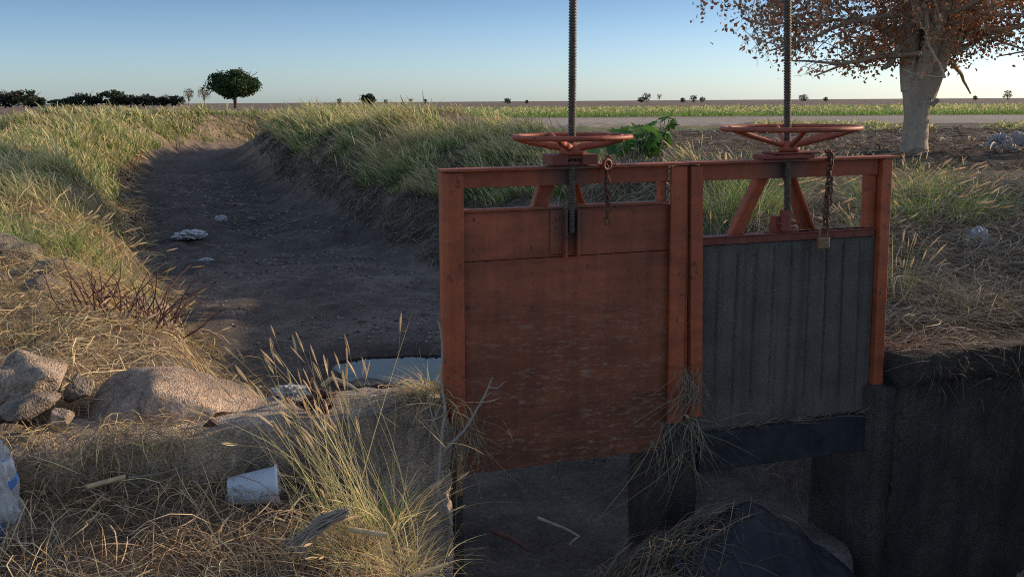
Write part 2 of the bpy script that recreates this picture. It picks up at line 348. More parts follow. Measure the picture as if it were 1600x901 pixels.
class MB:
    def __init__(s): s.v = []; s.f = []; s.sm = []
    def add(s, vs, fs, smooth=False):
        o = len(s.v); s.v += [tuple(map(float, q)) for q in vs]; s.f += [tuple(i+o for i in q) for q in fs]; s.sm += [smooth]*len(fs)
    def box(s, x0, x1, y0, y1, z0, z1, lean=0):
        d = lambda z: lean*(z-z1)
        vs = [(x+d(z), y, z) for z in (z0, z1) for (x, y) in ((x0, y0), (x1, y0), (x1, y1), (x0, y1))]
        s.add(vs, [(3, 2, 1, 0), (4, 5, 6, 7), (0, 1, 5, 4), (1, 2, 6, 5), (2, 3, 7, 6), (3, 0, 4, 7)])
    def prism(s, pts, z0, z1, lean=0):
        n = len(pts); vs = [(x+lean*(z-z1), y, z) for z in (z0, z1) for (x, y) in pts]
        s.add(vs, [tuple(range(n-1, -1, -1)), tuple(range(n, 2*n))] + [(i, (i+1) % n, n+(i+1) % n, n+i) for i in range(n)])
    def plate(s, quad, y0, y1):   # quad in (x,z), thickness in y
        vs = [(x, y0, z) for x, z in quad] + [(x, y1, z) for x, z in quad]; n = len(quad)
        s.add(vs, [tuple(range(n)), tuple(range(2*n-1, n-1, -1))] + [((i+1) % n, i, n+i, n+(i+1) % n) for i in range(n)])
    def tube(s, pts, rad, n=8, caps=True, sx=1.):
        pts = [Vector(p) for p in pts]; rad = rad if hasattr(rad, '__len__') else [rad]*len(pts)
        vs = []; pn = None
        for i, p in enumerate(pts):
            t = (pts[min(i+1, len(pts)-1)]-pts[max(i-1, 0)]).normalized()
            if pn is None: a = t.orthogonal().normalized()
            else:
                a = pn - t*pn.dot(t); a = a.normalized() if a.length > 1e-5 else t.orthogonal().normalized()
            pn = a; b = t.cross(a)
            for k in range(n):
                q = 2*math.pi*k/n; vs.append(p + (a*math.cos(q)*sx+b*math.sin(q))*rad[i])
        fs = [(i*n+k, i*n+(k+1) % n, (i+1)*n+(k+1) % n, (i+1)*n+k) for i in range(len(pts)-1) for k in range(n)]
        s.add(vs, fs, True)
        if caps: s.add(vs[:n], [tuple(range(n-1, -1, -1))]); s.add(vs[-n:], [tuple(range(n))])
    def lathe(s, prof, c=(0, 0, 0), n=24, smooth=True, cap=True):
        vs = [(c[0]+r*math.cos(2*math.pi*k/n), c[1]+r*math.sin(2*math.pi*k/n), c[2]+z) for r, z in prof for k in range(n)]
        fs = [(i*n+k, i*n+(k+1) % n, (i+1)*n+(k+1) % n, (i+1)*n+k) for i in range(len(prof)-1) for k in range(n)]
        s.add(vs, fs, smooth)
        if cap: s.add(vs[:n], [tuple(range(n-1, -1, -1))]); s.add(vs[-n:], [tuple(range(n))])
    def torus(s, c, Rr, r, n=48, m=10, flat=1.):
        vs = [(c[0]+(Rr+r*math.cos(b))*math.cos(a), c[1]+(Rr+r*math.cos(b))*math.sin(a), c[2]+r*flat*math.sin(b)) for a in [2*math.pi*i/n for i in range(n)] for b in [2*math.pi*j/m for j in range(m)]]
        s.add(vs, [(i*m+j, ((i+1) % n)*m+j, ((i+1) % n)*m+(j+1) % m, i*m+(j+1) % m) for i in range(n) for j in range(m)], True)
    def build(s, name, mat, parent=None, bevel=0, **kw):
        me = bpy.data.meshes.new(name); me.from_pydata(s.v, [], s.f); me.update()
        me.polygons.foreach_set('use_smooth', s.sm)
        o = link(name, me, mat, parent, **kw)
        if bevel:
            b = o.modifiers.new('bevel', 'BEVEL'); b.width = bevel; b.segments = 2; b.limit_method = 'ANGLE'; b.angle_limit = R(40)
        return o
def rough_box(name, x0, x1, y0, y1, z0, z1, mat, parent, amp=.015, cell=.06, seed=0, **kw):
    bm = bmesh.new(); bmesh.ops.create_cube(bm, size=1)
    for v in bm.verts: v.co = Vector((x0+(v.co.x+.5)*(x1-x0), y0+(v.co.y+.5)*(y1-y0), z0+(v.co.z+.5)*(z1-z0)))
    for ax, L in ((0, x1-x0), (1, y1-y0), (2, z1-z0)):
        k = int(max(1, min(60, L/cell)))
        for i in range(1, k):
            co = Vector((x0, y0, z0)); co[ax] += L*i/k; no = Vector((0, 0, 0)); no[ax] = 1
            bmesh.ops.bisect_plane(bm, geom=bm.verts[:]+bm.edges[:]+bm.faces[:], plane_co=co, plane_no=no)
    c = Vector(((x0+x1)/2, (y0+y1)/2, (z0+z1)/2))
    for v in bm.verts:
        p = v.co*3.1+Vector((seed*7.7, 0, 0)); nv = mnoise.noise_vector(p); n2 = mnoise.noise_vector(v.co*13+Vector((seed, 3, 1)))
        v.co += nv*amp + n2*amp*.5
        # chip the arrises
        e = sum(1 for q, a, b_ in ((v.co.x, x0, x1), (v.co.y, y0, y1), (v.co.z, z0, z1)) if min(abs(q-a), abs(q-b_)) < amp*2.2)
        if e >= 2:
            k = .5+mnoise.noise(v.co*6); v.co += (c-v.co).normalized()*amp*1.6*k
    me = bpy.data.meshes.new(name); bm.to_mesh(me); bm.free()
    me.polygons.foreach_set('use_smooth', [True]*len(me.polygons))
    return link(name, me, mat, parent, **kw)
def rock(name, loc, size, mat, seed=0, parent=None, sub=4, rough=.35, flat=False, rz=0, tilt=0, **kw):
    bm = bmesh.new(); bmesh.ops.create_icosphere(bm, subdivisions=sub, radius=1)
    pl = [Vector((random.Random(seed*31+i).gauss(0, 1), random.Random(seed*37+i).gauss(0, 1), random.Random(seed*41+i).gauss(0, 1))).normalized() for i in range(9)]
    for v in bm.verts:
        d = v.co.copy()
        for q in pl:     # slice flat facets
            k = d.dot(q)
            if k > .60: d -= q*(k-.60)*.95
        d *= 1+rough*.5*mnoise.noise(d*1.7+Vector((seed*3.3, 0, 0)))+rough*.22*mnoise.noise(d*5+Vector((0, seed, 0)))+rough*.08*mnoise.noise(d*14)
        v.co = Vector((d.x*size[0], d.y*size[1], d.z*size[2]))*1.18
    me = bpy.data.meshes.new(name); bm.to_mesh(me); bm.free()
    me.polygons.foreach_set('use_smooth', [not flat]*len(me.polygons))
    o = link(name, me, mat, parent, **kw); o.location = loc; o.rotation_euler = (tilt, tilt*.6, rz); return o
def crumple(name, loc, size, mat, seed=0, parent=None, rz=0, amp=.6, sub=4, **kw):
    bm = bmesh.new(); bmesh.ops.create_icosphere(bm, subdivisions=sub, radius=1)
    for v in bm.verts:
        d = v.co.copy()
        a = abs(mnoise.noise(d*2.0+Vector((seed*5., 1, 0)))); b = abs(mnoise.noise(d*4.4+Vector((0, seed*2., 0)))); e = abs(mnoise.noise(d*9+Vector((3, 0, seed*1.))))
        d *= 1-amp*(a*1.0+b*.8+e*.45)+amp*.35
        v.co = Vector((d.x*size[0], d.y*size[1], max(d.z, -.55)*size[2]))
    me = bpy.data.meshes.new(name); bm.to_mesh(me); bm.free()
    o = link(name, me, mat, parent, **kw); o.location = loc; o.rotation_euler = (0, 0, rz); return o

def ribbons(name, P, width, side, col, mat, prof=None, col2=None, parent=None, **kw):
    """P (n,k,3) centre lines, width (n), side (n,3) unit, col (n,3)"""
    n, k, _ = P.shape
    prof = np.linspace(1, .15, k) if prof is None else np.asarray(prof, float)
    off = side[:, None, :]*(width[:, None, None]*.5*prof[None, :, None])
    V = np.stack([P-off, P+off], 2).reshape(-1, 3)
    i = np.arange(n)[:, None]*k*2 + np.arange(k-1)[None, :]*2
    Fq = np.stack([i, i+1, i+3, i+2], -1).reshape(-1, 4)
    if col2 is None: c = np.repeat(col[:, None, :], k, 1)
    else:
        t = np.linspace(0, 1, k)[None, :, None]; c = col[:, None, :]*(1-t)+col2[:, None, :]*t
    c = np.repeat(c[:, :, None, :], 2, 2)
    me = npmesh(name, V, Fq, c.reshape(-1, 3))
    return link(name, me, mat, parent, **kw)
def unit(v): return v/np.maximum(np.linalg.norm(v, axis=-1, keepdims=True), 1e-9)
def blade_paths(x, y, z, h, lean, bend, k=4, az=None, r=rng):
    n = len(x); az = r.uniform(0, 2*np.pi, n) if az is None else az
    t = np.linspace(0, 1, k)[None, :]
    dx = np.cos(az)[:, None]; dy = np.sin(az)[:, None]
    hor = h[:, None]*(lean[:, None]*t + bend[:, None]*t**2)
    zz = h[:, None]*t*(1-.35*bend[:, None]*t)
    P = np.stack([x[:, None]+dx*hor, y[:, None]+dy*hor, z[:, None]+zz], -1)
    sd = r.uniform(0, 2*np.pi, n); side = np.stack([np.cos(sd), np.sin(sd), np.zeros(n)], -1)
    return P, side
def straw_paths(x, y, L, k=5, az=None, lift=.02, Hf=H, curl=1.2, r=rng):
    n = len(x); az = r.uniform(0, 2*np.pi, n) if az is None else az
    cu = r.normal(0, curl, n); t = np.linspace(-.5, .5, k)
    X = np.zeros((n, k)); Y = np.zeros((n, k))
    ang = az[:, None]+cu[:, None]*t[None, :]
    st = L[:, None]/(k-1)
    X[:, 1:] = np.cumsum(np.cos(ang[:, 1:])*st, 1); Y[:, 1:] = np.cumsum(np.sin(ang[:, 1:])*st, 1)
    X += x[:, None]; Y += y[:, None]
    Z = Hf(X, Y)
    # stiff strands: relax towards their chord
    Zc = Z[:, :1]+(Z[:, -1:]-Z[:, :1])*np.linspace(0, 1, k)[None, :]
    Z = np.maximum(Z, Z*.4+Zc*.6)
    arch = r.uniform(0, 1, n)**2
    tt = np.linspace(0, 1, k)[None, :]
    Z = Z + lift*r.uniform(.1, 1, n)[:, None] + (arch*L*.28)[:, None]*(4*tt*(1-tt)) + (r.normal(0, .08, n)*L)[:, None]*tt
    P = np.stack([X, Y, Z], -1)
    tan = unit(P[:, -1]-P[:, 0]); upv = unit(np.stack([r.normal(0, .6, n), r.normal(0, .6, n), np.ones(n)], -1))
    side = unit(np.cross(tan, upv))
    return P, side
def pick(cols, n, w=None, var=.25, r=rng):
    cols = np.array(cols); i = r.choice(len(cols), n, p=w)
    return cols[i]*r.uniform(1-var, 1+var, (n, 1))*r.uniform(.93, 1.07, (n, 3))
STRAW = [(.64, .44, .21), (.50, .33, .15), (.74, .54, .28), (.30, .21, .12), (.16, .11, .07)]
GREEN = [(.14, .24, .05), (.20, .31, .07), (.09, .16, .045), (.27, .34, .10)]
TAN = [(.72, .58, .32), (.62, .50, .27), (.56, .48, .22)]
def leaves(name, Pt, size, col, mat, droop=.5, parent=None, aspect=.45, r=rng, **kw):
    n = len(Pt); a = unit(np.stack([r.normal(0, 1, n), r.normal(0, 1, n), r.normal(-droop, .6, n)], -1))
    b = unit(np.cross(a, unit(r.normal(0, 1, (n, 3)))))
    c = np.cross(a, b); s = size[:, None]
    V = np.stack([Pt, Pt+a*s*.5+b*s*aspect+c*s*.12, Pt+a*s, Pt+a*s*.5-b*s*aspect+c*s*.12], 1)
    Fq = np.arange(n*4).reshape(n, 4)
    me = npmesh(name, V, Fq, np.repeat(col, 4, 0)); return link(name, me, mat, parent, **kw)

# ------------------------------------------------------------------ ground sheets
def build_terrain():
    na, nr = 620, 560
    ang = np.radians(np.linspace(-78, 80, na)); rr = np.concatenate([np.geomspace(.9, 14, 300), np.geomspace(14, 6000, nr-299)[1:]])
    A, Rr = np.meshgrid(ang, rr); X = Rr*np.sin(A); Y = Rr*np.cos(A)
    Z, d, wv, k, left, al, s, b = H(X, Y, True)
    nz = fbm(X*.8, Y*.8, 4); n2 = fbm(X*.12+9, Y*.12, 4)
    def c(*v): return np.array(v)[None, None, :]
    bank = c(.28, .20, .14)*(1+nz[..., None]*.8)
    fieldc = c(.20, .15, .12)*(1+n2[..., None]*.9)
    gs = ss(((n2+.5)-.52)/.1)
    bed = c(.15, .12, .105)*(1+nz[..., None]*1.1)*(1-.22*ss((Y-10)/8))[..., None]*(1+1.2*n2[..., None])
    col = bed*(1-ss(k*2))[..., None] + bank*ss(k*2)[..., None]
    out = ss((d-wv-5)/3)[..., None]*ss((Y-4)/2)[..., None]
    col = col*(1-out)+fieldc*out
    # strips
    rightside = ss((X-(-.2*Y+6))/8)
    yy = Y + .06*X + 4*fbm(X*.03, Y*.03, 2)
    def strip(a, b_, f): return (ss((yy-a)/f)*ss((b_-yy)/f)*rightside)[..., None]
    road = strip(53, 82, 3)*(1)
    col = col*(1-road) + c(.34, .28, .235)*(1+n2[..., None]*.4)*road
    g1 = strip(82, 190, 6); col = col*(1-g1)+c(.24, .29, .09)*(1+n2[..., None]*.8)*g1
    g2 = strip(41, 52, 3)*gs[..., None]; col = col*(1-g2)+c(.15, .17, .07)*g2
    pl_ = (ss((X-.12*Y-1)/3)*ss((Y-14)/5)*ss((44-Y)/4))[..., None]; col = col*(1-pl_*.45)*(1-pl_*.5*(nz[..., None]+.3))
    wet = np.exp(-((X+.75)/1.1)**4-((Y-8.6)/.9)**4)[..., None]; col = col*(1-.55*wet)
    idx = np.arange(na*nr).reshape(nr, na)
    Fq = np.stack([idx[:-1, :-1], idx[:-1, 1:], idx[1:, 1:], idx[1:, :-1]], -1).reshape(-1, 4)[:, ::-1]
    fc = lambda q: q.reshape(-1)[Fq].mean(1)
    dn = (ss((.05-b)/.1)*ss((-.55-Z)/.2))[..., None]; col = col*(1-dn)+c(.36, .28, .25)*(1+nz[..., None]*.6)*dn
    isbed = (fc(k) < .12) | ((fc(b) < 0) & (fc(Z) < -.6))
    isroad = (fc(road[..., 0]) > .5) & ~isbed
    isfield = (fc(d-wv) > 7) & (fc(Y) > 8) & ~isroad & ~isbed
    V = np.stack([X, Y, Z], -1).reshape(-1, 3); cc = col.reshape(-1, 3)
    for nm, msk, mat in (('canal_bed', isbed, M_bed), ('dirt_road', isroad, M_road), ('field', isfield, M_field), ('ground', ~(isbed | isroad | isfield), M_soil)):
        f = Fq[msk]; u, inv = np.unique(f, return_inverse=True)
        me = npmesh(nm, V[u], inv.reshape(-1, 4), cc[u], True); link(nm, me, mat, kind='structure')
build_terrain()
# pool of water
wm = MB(); wm.v = []
pts = [(-.86+1.02*math.cos(a)*(1+.12*math.sin(3*a)), 8.72+.86*math.sin(a)*(1+.10*math.cos(2*a+1))) for a in np.linspace(0, 2*math.pi, 40, endpoint=False)]
me = bpy.data.meshes.new('water'); me.from_pydata([(x, y, -.99) for x, y in pts], [], [tuple(range(40))]); link('water', me, M_water, kind='structure')

# ------------------------------------------------------------------ headwall
hw = empty('concrete_headwall', (OX, OY, 0), TH, label='rough stained, shade-darkened concrete headwall with two openings beneath the orange gates', cat='wall')
rough_box('wing_wall', -4.2, -.03, -.07, .30, -1.25, .15, M_conc, hw, .032, .045, 1)
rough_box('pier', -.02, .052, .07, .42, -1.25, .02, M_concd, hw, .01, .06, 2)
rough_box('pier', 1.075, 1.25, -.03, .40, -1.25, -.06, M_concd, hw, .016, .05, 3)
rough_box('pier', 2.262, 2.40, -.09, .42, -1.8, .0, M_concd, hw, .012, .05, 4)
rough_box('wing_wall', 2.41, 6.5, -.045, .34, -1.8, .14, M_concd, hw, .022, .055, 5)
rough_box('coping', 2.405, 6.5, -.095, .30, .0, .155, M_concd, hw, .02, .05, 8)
# concrete mound on the left ledge
def mound():
    bm = bmesh.new(); bmesh.ops.create_icosphere(bm, subdivisions=6, radius=1)
    for v in bm.verts:
        d = v.co.copy(); z = max(d.z, -.2)
        X, Y = d.x*.47, d.y*.30
        pl_ = [.185, (.43-X)*.47, (X+.31)*1.9, (Y+.27)*2.6, .125-.40*(X-.05)+(Y+.25)*.24, .165+(X+.10)*.60+Y*.30, (.28-Y)*1.1]
        kq = 85.; hgt = -math.log(sum(math.exp(-kq*p_) for p_ in pl_))/kq
        q = mnoise.noise(Vector((X, Y, 0))*5)*.016+mnoise.noise(Vector((X, Y, 1))*16)*.008+abs(mnoise.noise(Vector((X, Y, 2))*34))*.004
        v.co = Vector((X, Y, (max(hgt, -.05)+q) if d.z > -.2 else -.12))
    me = bpy.data.meshes.new('concrete_mound'); bm.to_mesh(me); bm.free(); me.polygons.foreach_set('use_smooth', [True]*len(me.polygons))
    o = link('concrete_mound', me, M_mound, label='smooth pebbly concrete mound humped up on the left wall ledge', cat='mound')
    p = at_y(238, 640, 4.12); o.location = (p[0], p[1]+.1, .125); o.rotation_euler = (0, 0, TH)
mound()

# ------------------------------------------------------------------ sluice gates
LEAN = -.028
def rod(parent, x, y, z0, z1, lean, r=.0185, name='screw_stem', mat=None):
    mb = MB(); pitch = .0125; n = int((z1-z0)/pitch); prof = []
    for i in range(n):
        z = z0+i*pitch; prof += [(r, z), (r, z+pitch*.45), (r*.80, z+pitch*.6), (r*.80, z+pitch*.9)]
    k = 16; vs = [(x+lean*(z-z0)+q*math.cos(2*math.pi*j/k), y+q*math.sin(2*math.pi*j/k), z) for q, z in prof for j in range(k)]
    fs = [(i*k+j, i*k+(j+1) % k, (i+1)*k+(j+1) % k, (i+1)*k+j) for i in range(len(prof)-1) for j in range(k)]
    mb.add(vs, fs, False); mb.add(vs[:k], [tuple(range(k-1, -1, -1))]); mb.add(vs[-k:], [tuple(range(k))])
    return mb.build(name, mat or M_steel, parent)
def wheel(parent, c, Rr, rt, hubz, nsp, a0, hr, dishr, sp_r, tilt=(0, 0)):
    w_ = empty('handwheel', c); w_.parent = parent; w_.rotation_euler = (tilt[0], tilt[1], 0)
    mb = MB(); mb.torus((0, 0, 0), Rr-rt, rt, 72, 12, .85); mb.build('rim', M_wheel, w_)
    mb = MB(); mb.lathe([(hr*.45, hubz+.005), (hr*.95, hubz), (hr, hubz+.012), (hr*.93, hubz+.03), (hr*.62, hubz+.05), (hr*.45, hubz+.052)], n=28); mb.build('hub', M_wheel, w_)
    for i in range(nsp):
        a = a0+2*math.pi*i/nsp; ca, sa = math.cos(a), math.sin(a)
        mb = MB(); mb.tube([(ca*hr*.6, sa*hr*.6, hubz+.03), (ca*hr*1.15, sa*hr*1.15, hubz+.037), (ca*(Rr-rt)*.72, sa*(Rr-rt)*.72, hubz*.27), (ca*(Rr-rt*1.2), sa*(Rr-rt*1.2), 0)], [sp_r*1.2, sp_r*1.1, sp_r, sp_r], 10)
        mb.build('spoke', M_wheel, w_)
    return w_
def chain_links(mb, p0, p1, n, r=.012, rt=.0032, wob=.004, seed=0):
    rd = random.Random(seed)
    for i in range(n):
        t = (i+.5)/n; c = Vector(p0).lerp(Vector(p1), t) + Vector((rd.uniform(-wob, wob), rd.uniform(-wob, wob), 0)); L = (Vector(p1)-Vector(p0)).length/n*.78
        a = (i % 2)*math.pi/2 + rd.uniform(-.5, .5); ux, uy = math.cos(a), math.sin(a)
        pts = [c+Vector((ux*r*math.cos(q), uy*r*math.cos(q), L*math.sin(q)*.85)) for q in np.linspace(0, 2*math.pi, 13)]
        mb.tube(pts, rt, 6, False)

g1 = empty('sluice_gate', (OX, OY, 0), TH, label='orange sluice gate with a raised red-orange panel and the lower handwheel', cat='sluice gate', group='pair of sluice gates side by side')
mb = MB(); mb.prism([(-.042, -.005), (-.018, -.032), (.052, -.032), (.052, .052), (-.042, .052)], -.05, 1.192, .008); mb.build('post', M_post, g1, .003)
mb = MB(); mb.prism([(1.068, -.032), (1.150, -.032), (1.150, .052), (1.135, .052), (1.135, -.015), (1.068, -.015)], -.08, 1.192, -.012); mb.build('post', M_post, g1, .002)
mb = MB(); mb.box(1.03, 1.062, .008, .05, 1.02, 1.19); mb.build('side_guide', M_post, g1, .002)
mb = MB(); mb.box(.056, 1.064, -.006, .012, 1.122, 1.194); mb.build('rail_web', M_rail, g1, .002)
mb = MB()
qs = [-.046, .16, .34, .55, .72, .95, 1.16]; 
for a, b_ in zip(qs[:-1], qs[1:]):
    mb.box(a, b_, -.042+.004*math.sin(a*9), .056, 1.196, 1.209)
mb.box(.70, .78, -.045, .056, 1.2085, 1.214); mb.build('top_rail', M_rail, g1, .002)
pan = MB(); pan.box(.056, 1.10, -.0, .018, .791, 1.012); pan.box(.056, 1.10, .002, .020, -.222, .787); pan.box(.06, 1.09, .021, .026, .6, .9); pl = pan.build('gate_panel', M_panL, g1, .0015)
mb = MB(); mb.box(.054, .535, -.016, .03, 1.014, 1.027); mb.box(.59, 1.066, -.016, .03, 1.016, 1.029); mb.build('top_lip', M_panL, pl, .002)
mb = MB(); mb.box(.468, .528, -.012, -.002, .805, 1.008); mb.box(.528, .536, -.05, -.002, .79, 1.012); mb.box(.588, .597, -.05, -.002, .79, 1.014); mb.box(.597, .612, -.012, -.002, .80, 1.008)
mb.tube([(.497, -.02, .972), (.497, -.008, .972)], .009, 8); mb.tube([(.606, -.02, .958), (.606, -.008, .958)], .008, 8)
mb.build('stem_bracket', M_panL, pl, .001)
mb = MB(); mb.plate([(.395, 1.01), (.475, 1.01), (.515, 1.125), (.435, 1.125)], .055, .063); mb.plate([(.385, 1.01), (.397, 1.01), (.437, 1.125), (.425, 1.125)], .02, .063); mb.build('brace', M_post, g1, .001)
mb = MB(); mb.plate([(.60, 1.01), (.655, 1.01), (.615, 1.125), (.57, 1.125)], .055, .063); mb.plate([(.652, 1.01), (.66, 1.01), (.62, 1.125), (.612, 1.125)], .02, .063); mb.build('brace', M_post, g1, .001)
rod(g1, .562, -.03, .905, 3.0, .002)
mb = MB(); mb.box(.452, .525, -.075, .06, 1.215, 1.262); mb.box(.598, .675, -.075, .06, 1.215, 1.262); mb.box(.527, .596, -.062, .06, 1.216, 1.231); mb.box(.50, .66, -.07, .055, 1.242, 1.258); mb.build('bearing_block', M_rust, g1, .004)
wheel(g1, (.562, -.03, 1.340), .276, .0135, -.080, 5, R(20), .060, 0, .0155)
mb = MB(); mb.torus((0, 0, 0), .022, .009, 20, 8); e_ = mb.build('shackle_ring', M_rust, g1); e_.location = (.725, -.055, 1.212); e_.rotation_euler = (R(90), 0, R(20))
mb = MB(); mb.plate([(.735, 1.21), (.765, 1.205), (.76, 1.24), (.745, 1.255), (.73, 1.25)], -.03, -.022); mb.build('lug', M_rust, g1, .001)

g2 = empty('sluice_gate', (OX, OY, 0), TH, label='orange sluice gate with a dark grey crusted panel lowered further, beneath the higher handwheel', cat='sluice gate', group='pair of sluice gates side by side')
mb = MB(); mb.prism([(1.172, -.032), (1.236, -.032), (1.236, .052), (1.172, .052)], -.06, 1.192, -.03); mb.build('post', M_post, g2, .003)
mb = MB(); mb.prism([(2.262, -.034), (2.322, -.034), (2.322, .052), (2.262, .052)], .0, 1.196, LEAN); mb.build('post', M_post, g2, .003)
mb = MB(); mb.box(2.205, 2.256, .005, .052, .80, 1.19, LEAN); mb.build('side_guide', M_post, g2, .002)
mb = MB(); mb.box(1.155, 1.168, -.012, .03, -.05, 1.185, -.02); mb.build('filler_strip', M_post, g2, .001)
mb = MB(); mb.box(1.240, 2.258, -.006, .012, 1.118, 1.196); mb.build('rail_web', M_railR, g2, .002)
mb = MB(); mb.box(1.164, 1.55, -.044, .056, 1.198, 1.211); mb.box(1.55, 1.95, -.046, .056, 1.199, 1.212); mb.box(1.95, 2.36, -.040, .056, 1.2, 1.2125); mb.build('top_rail', M_railR, g2, .002)
def corr_panel():
    # grey sheet with shallow vertical flutes
    xs = np.linspace(1.243, 2.268, 420); zs = np.linspace(-.15, .80, 80)
    X, Z = np.meshgrid(xs, zs); ph = (X-1.25)/.104+.25*fbm(X*2, Z*.8, 2); fl = np.exp(-((ph-np.round(ph))/.07)**2)*(.4+1.2*(fbm(X*4, Z*1.5, 2)+.5))
    fade = ss((Z+.12)/.12)*ss((.80-Z)/.06)
    Y = .0 + .010*fl*fade + fbm(X*9, Z*9, 3)*.004
    X = X - .026*(Z-.8)*(X-1.24)
    V = np.stack([X, Y, Z], -1).reshape(-1, 3); nb = len(V); V2 = V.copy(); V2[:, 1] = .024
    idx = np.arange(nb).reshape(X.shape)
    Fq = np.stack([idx[:-1, :-1], idx[:-1, 1:], idx[1:, 1:], idx[1:, :-1]], -1).reshape(-1, 4)
    rim = np.concatenate([idx[0, :], idx[1:, -1], idx[-1, -2::-1], idx[-2:0:-1, 0]]); r2 = np.roll(rim, -1)
    side = np.stack([r2, rim, rim+nb, r2+nb], -1)
    me = npmesh('gate_panel', np.concatenate([V, V2]), np.concatenate([Fq, Fq[:, ::-1]+nb, side]))
    return link('gate_panel', me, M_panR, g2)
pr = corr_panel()
mb = MB(); 
for a, b_, dz in ((1.243, 1.62, 0), (1.62, 1.80, .012), (1.80, 2.256, .004)): mb.box(a, b_, -.012, .028, .803, .842+dz)
mb.box(1.242, 2.252, -.020, .034, .838, .846); mb.build('top_lip', M_rust, pr, .002)
mb = MB(); mb.box(1.268, 2.290, -.030, .02, -.362, -.158); mb.build('lower_strip', M_beam, pr, .006)
mb = MB(); mb.box(1.655, 1.690, -.02, .03, .848, .93); mb.box(1.70, 1.765, -.015, .02, .848, .875); mb.tube([(1.66, -.03, .895), (1.78, -.035, .897)], .008, 8); mb.tube([(1.705, -.03, .86), (1.705, -.03, .96)], .030, 10); mb.build('stem_bracket', M_rust, pr, .002)
mb = MB(); mb.plate([(1.43, .83), (1.515, .83), (1.655, 1.118), (1.575, 1.118)], .056, .064); mb.plate([(1.42, .83), (1.434, .83), (1.579, 1.118), (1.565, 1.118)], .02, .064); mb.build('brace', M_post, g2, .001)
mb = MB(); mb.plate([(1.85, .845), (1.915, .845), (1.785, 1.118), (1.735, 1.118)], .056, .064); mb.plate([(1.912, .845), (1.922, .845), (1.792, 1.118), (1.782, 1.118)], .02, .064); mb.build('brace', M_post, g2, .001)
rod(g2, 1.713, -.03, .955, 3.0, -.055)
mb = MB(); mb.box(1.555, 1.83, -.07, .06, 1.215, 1.236); mb.box(1.60, 1.86, -.075, .05, 1.238, 1.248); mb.build('bearing_block', M_rust, g2, .004)
wheel(g2, (1.706, -.03, 1.362), .338, .0140, -.112, 6, R(8), .052, 0, .0125, (0, R(-.4)))
mb = MB(); mb.tube([(1.925, -.05, 1.215), (1.925, -.05, 1.255)], .012, 8); mb.tube([(1.90, -.05, 1.245), (1.95, -.05, 1.245)], .009, 8); mb.build('lug', M_rust, g2)

def hang(name, label, cat, mbl, mat, loc):
    o = mbl.build(name, mat, None, 0, label=label, cat=cat); o.location = loc; o.rotation_euler = (0, 0, TH); return o
def fl(s, off, z): x, y = world_sb(s, -off); return (x, y, z)
mb = MB(); chain_links(mb, (0, 0, 0), (.006, 0, -.27), 9, .012, .0038, .004, 1); chain_links(mb, (.012, .008, 0), (.0, .006, -.17), 6, .011, .0036, .006, 2)
hang('chain', 'short rusty chain hanging free over the red-orange gate panel', 'chain', mb, M_chain, fl(.722, .062, 1.21))
mb = MB(); chain_links(mb, (0, 0, 0), (-.012, 0, -.38), 13, .013, .005, .003, 3); chain_links(mb, (.012, .008, 0), (.002, .006, -.34), 12, .012, .0045, .005, 4)
hang('chain', 'long thick rusty chain ending in the brass padlock', 'chain', mb, M_chain, fl(1.925, .064, 1.235))
pk = empty('padlock', fl(1.905, .066, .79), TH, label='weathered brass padlock hanging from the long chain', cat='padlock')
mb = MB(); mb.box(-.034, .034, -.012, .012, -.028, .028); mb.build('body', M_bras, pk, .005)
mb = MB(); mb.tube([(-.022, 0, .024), (-.022, 0, .06)]+[(-.022*math.cos(a), 0, .06+.022*math.sin(a)) for a in np.linspace(.3, 2.8, 8)]+[(.022, 0, .06), (.022, 0, .024)], .005, 8); mb.build('shackle', M_bras, pk)

# ------------------------------------------------------------------ rocks and loose stones
def rk(px, py, sz, Y=None, z=None, seed=0, mat=None, label='', name='rock', up=0, **kw):
    p = at_y(px, py, Y) if Y else at_z(px, py, z); zz = hz(p[0], p[1]) if Y is None else p[2]
    return rock(name, (p[0], p[1], zz+up), sz, mat or M_rock, seed, rz=seed*1.3, tilt=.2, label=label, cat='rock', group='rocks along the left bank', **kw)
M_lit = concrete_mat('sunlit_rock', (.60, .44, .33), bd=.02)  # lighter copy of the rock, sunlight put into its colour
for a in [(52, 598, (.17, .13, .13), 4.05, 1, 'largest rough boulder at the left edge, beside the concrete mound'),
          (124, 606, (.075, .07, .06), 4.12, 2, 'small round stone wedged between the big boulder and the concrete mound'),
          (48, 634, (.13, .09, .055), 3.86, 3, 'flat brown stone in front of the largest boulder'),
          (10, 622, (.09, .09, .08), 4.0, 14, 'rounded stone cut by the left edge of the photo'),
          (95, 650, (.07, .05, .03), 3.85, 4, 'thin flat slab lying on the ledge below the largest boulder')]:
    rk(a[0], a[1], a[2], Y=a[3], seed=a[4], label=a[5], mat=M_lit if a[4] in (1, 4) else M_rock)
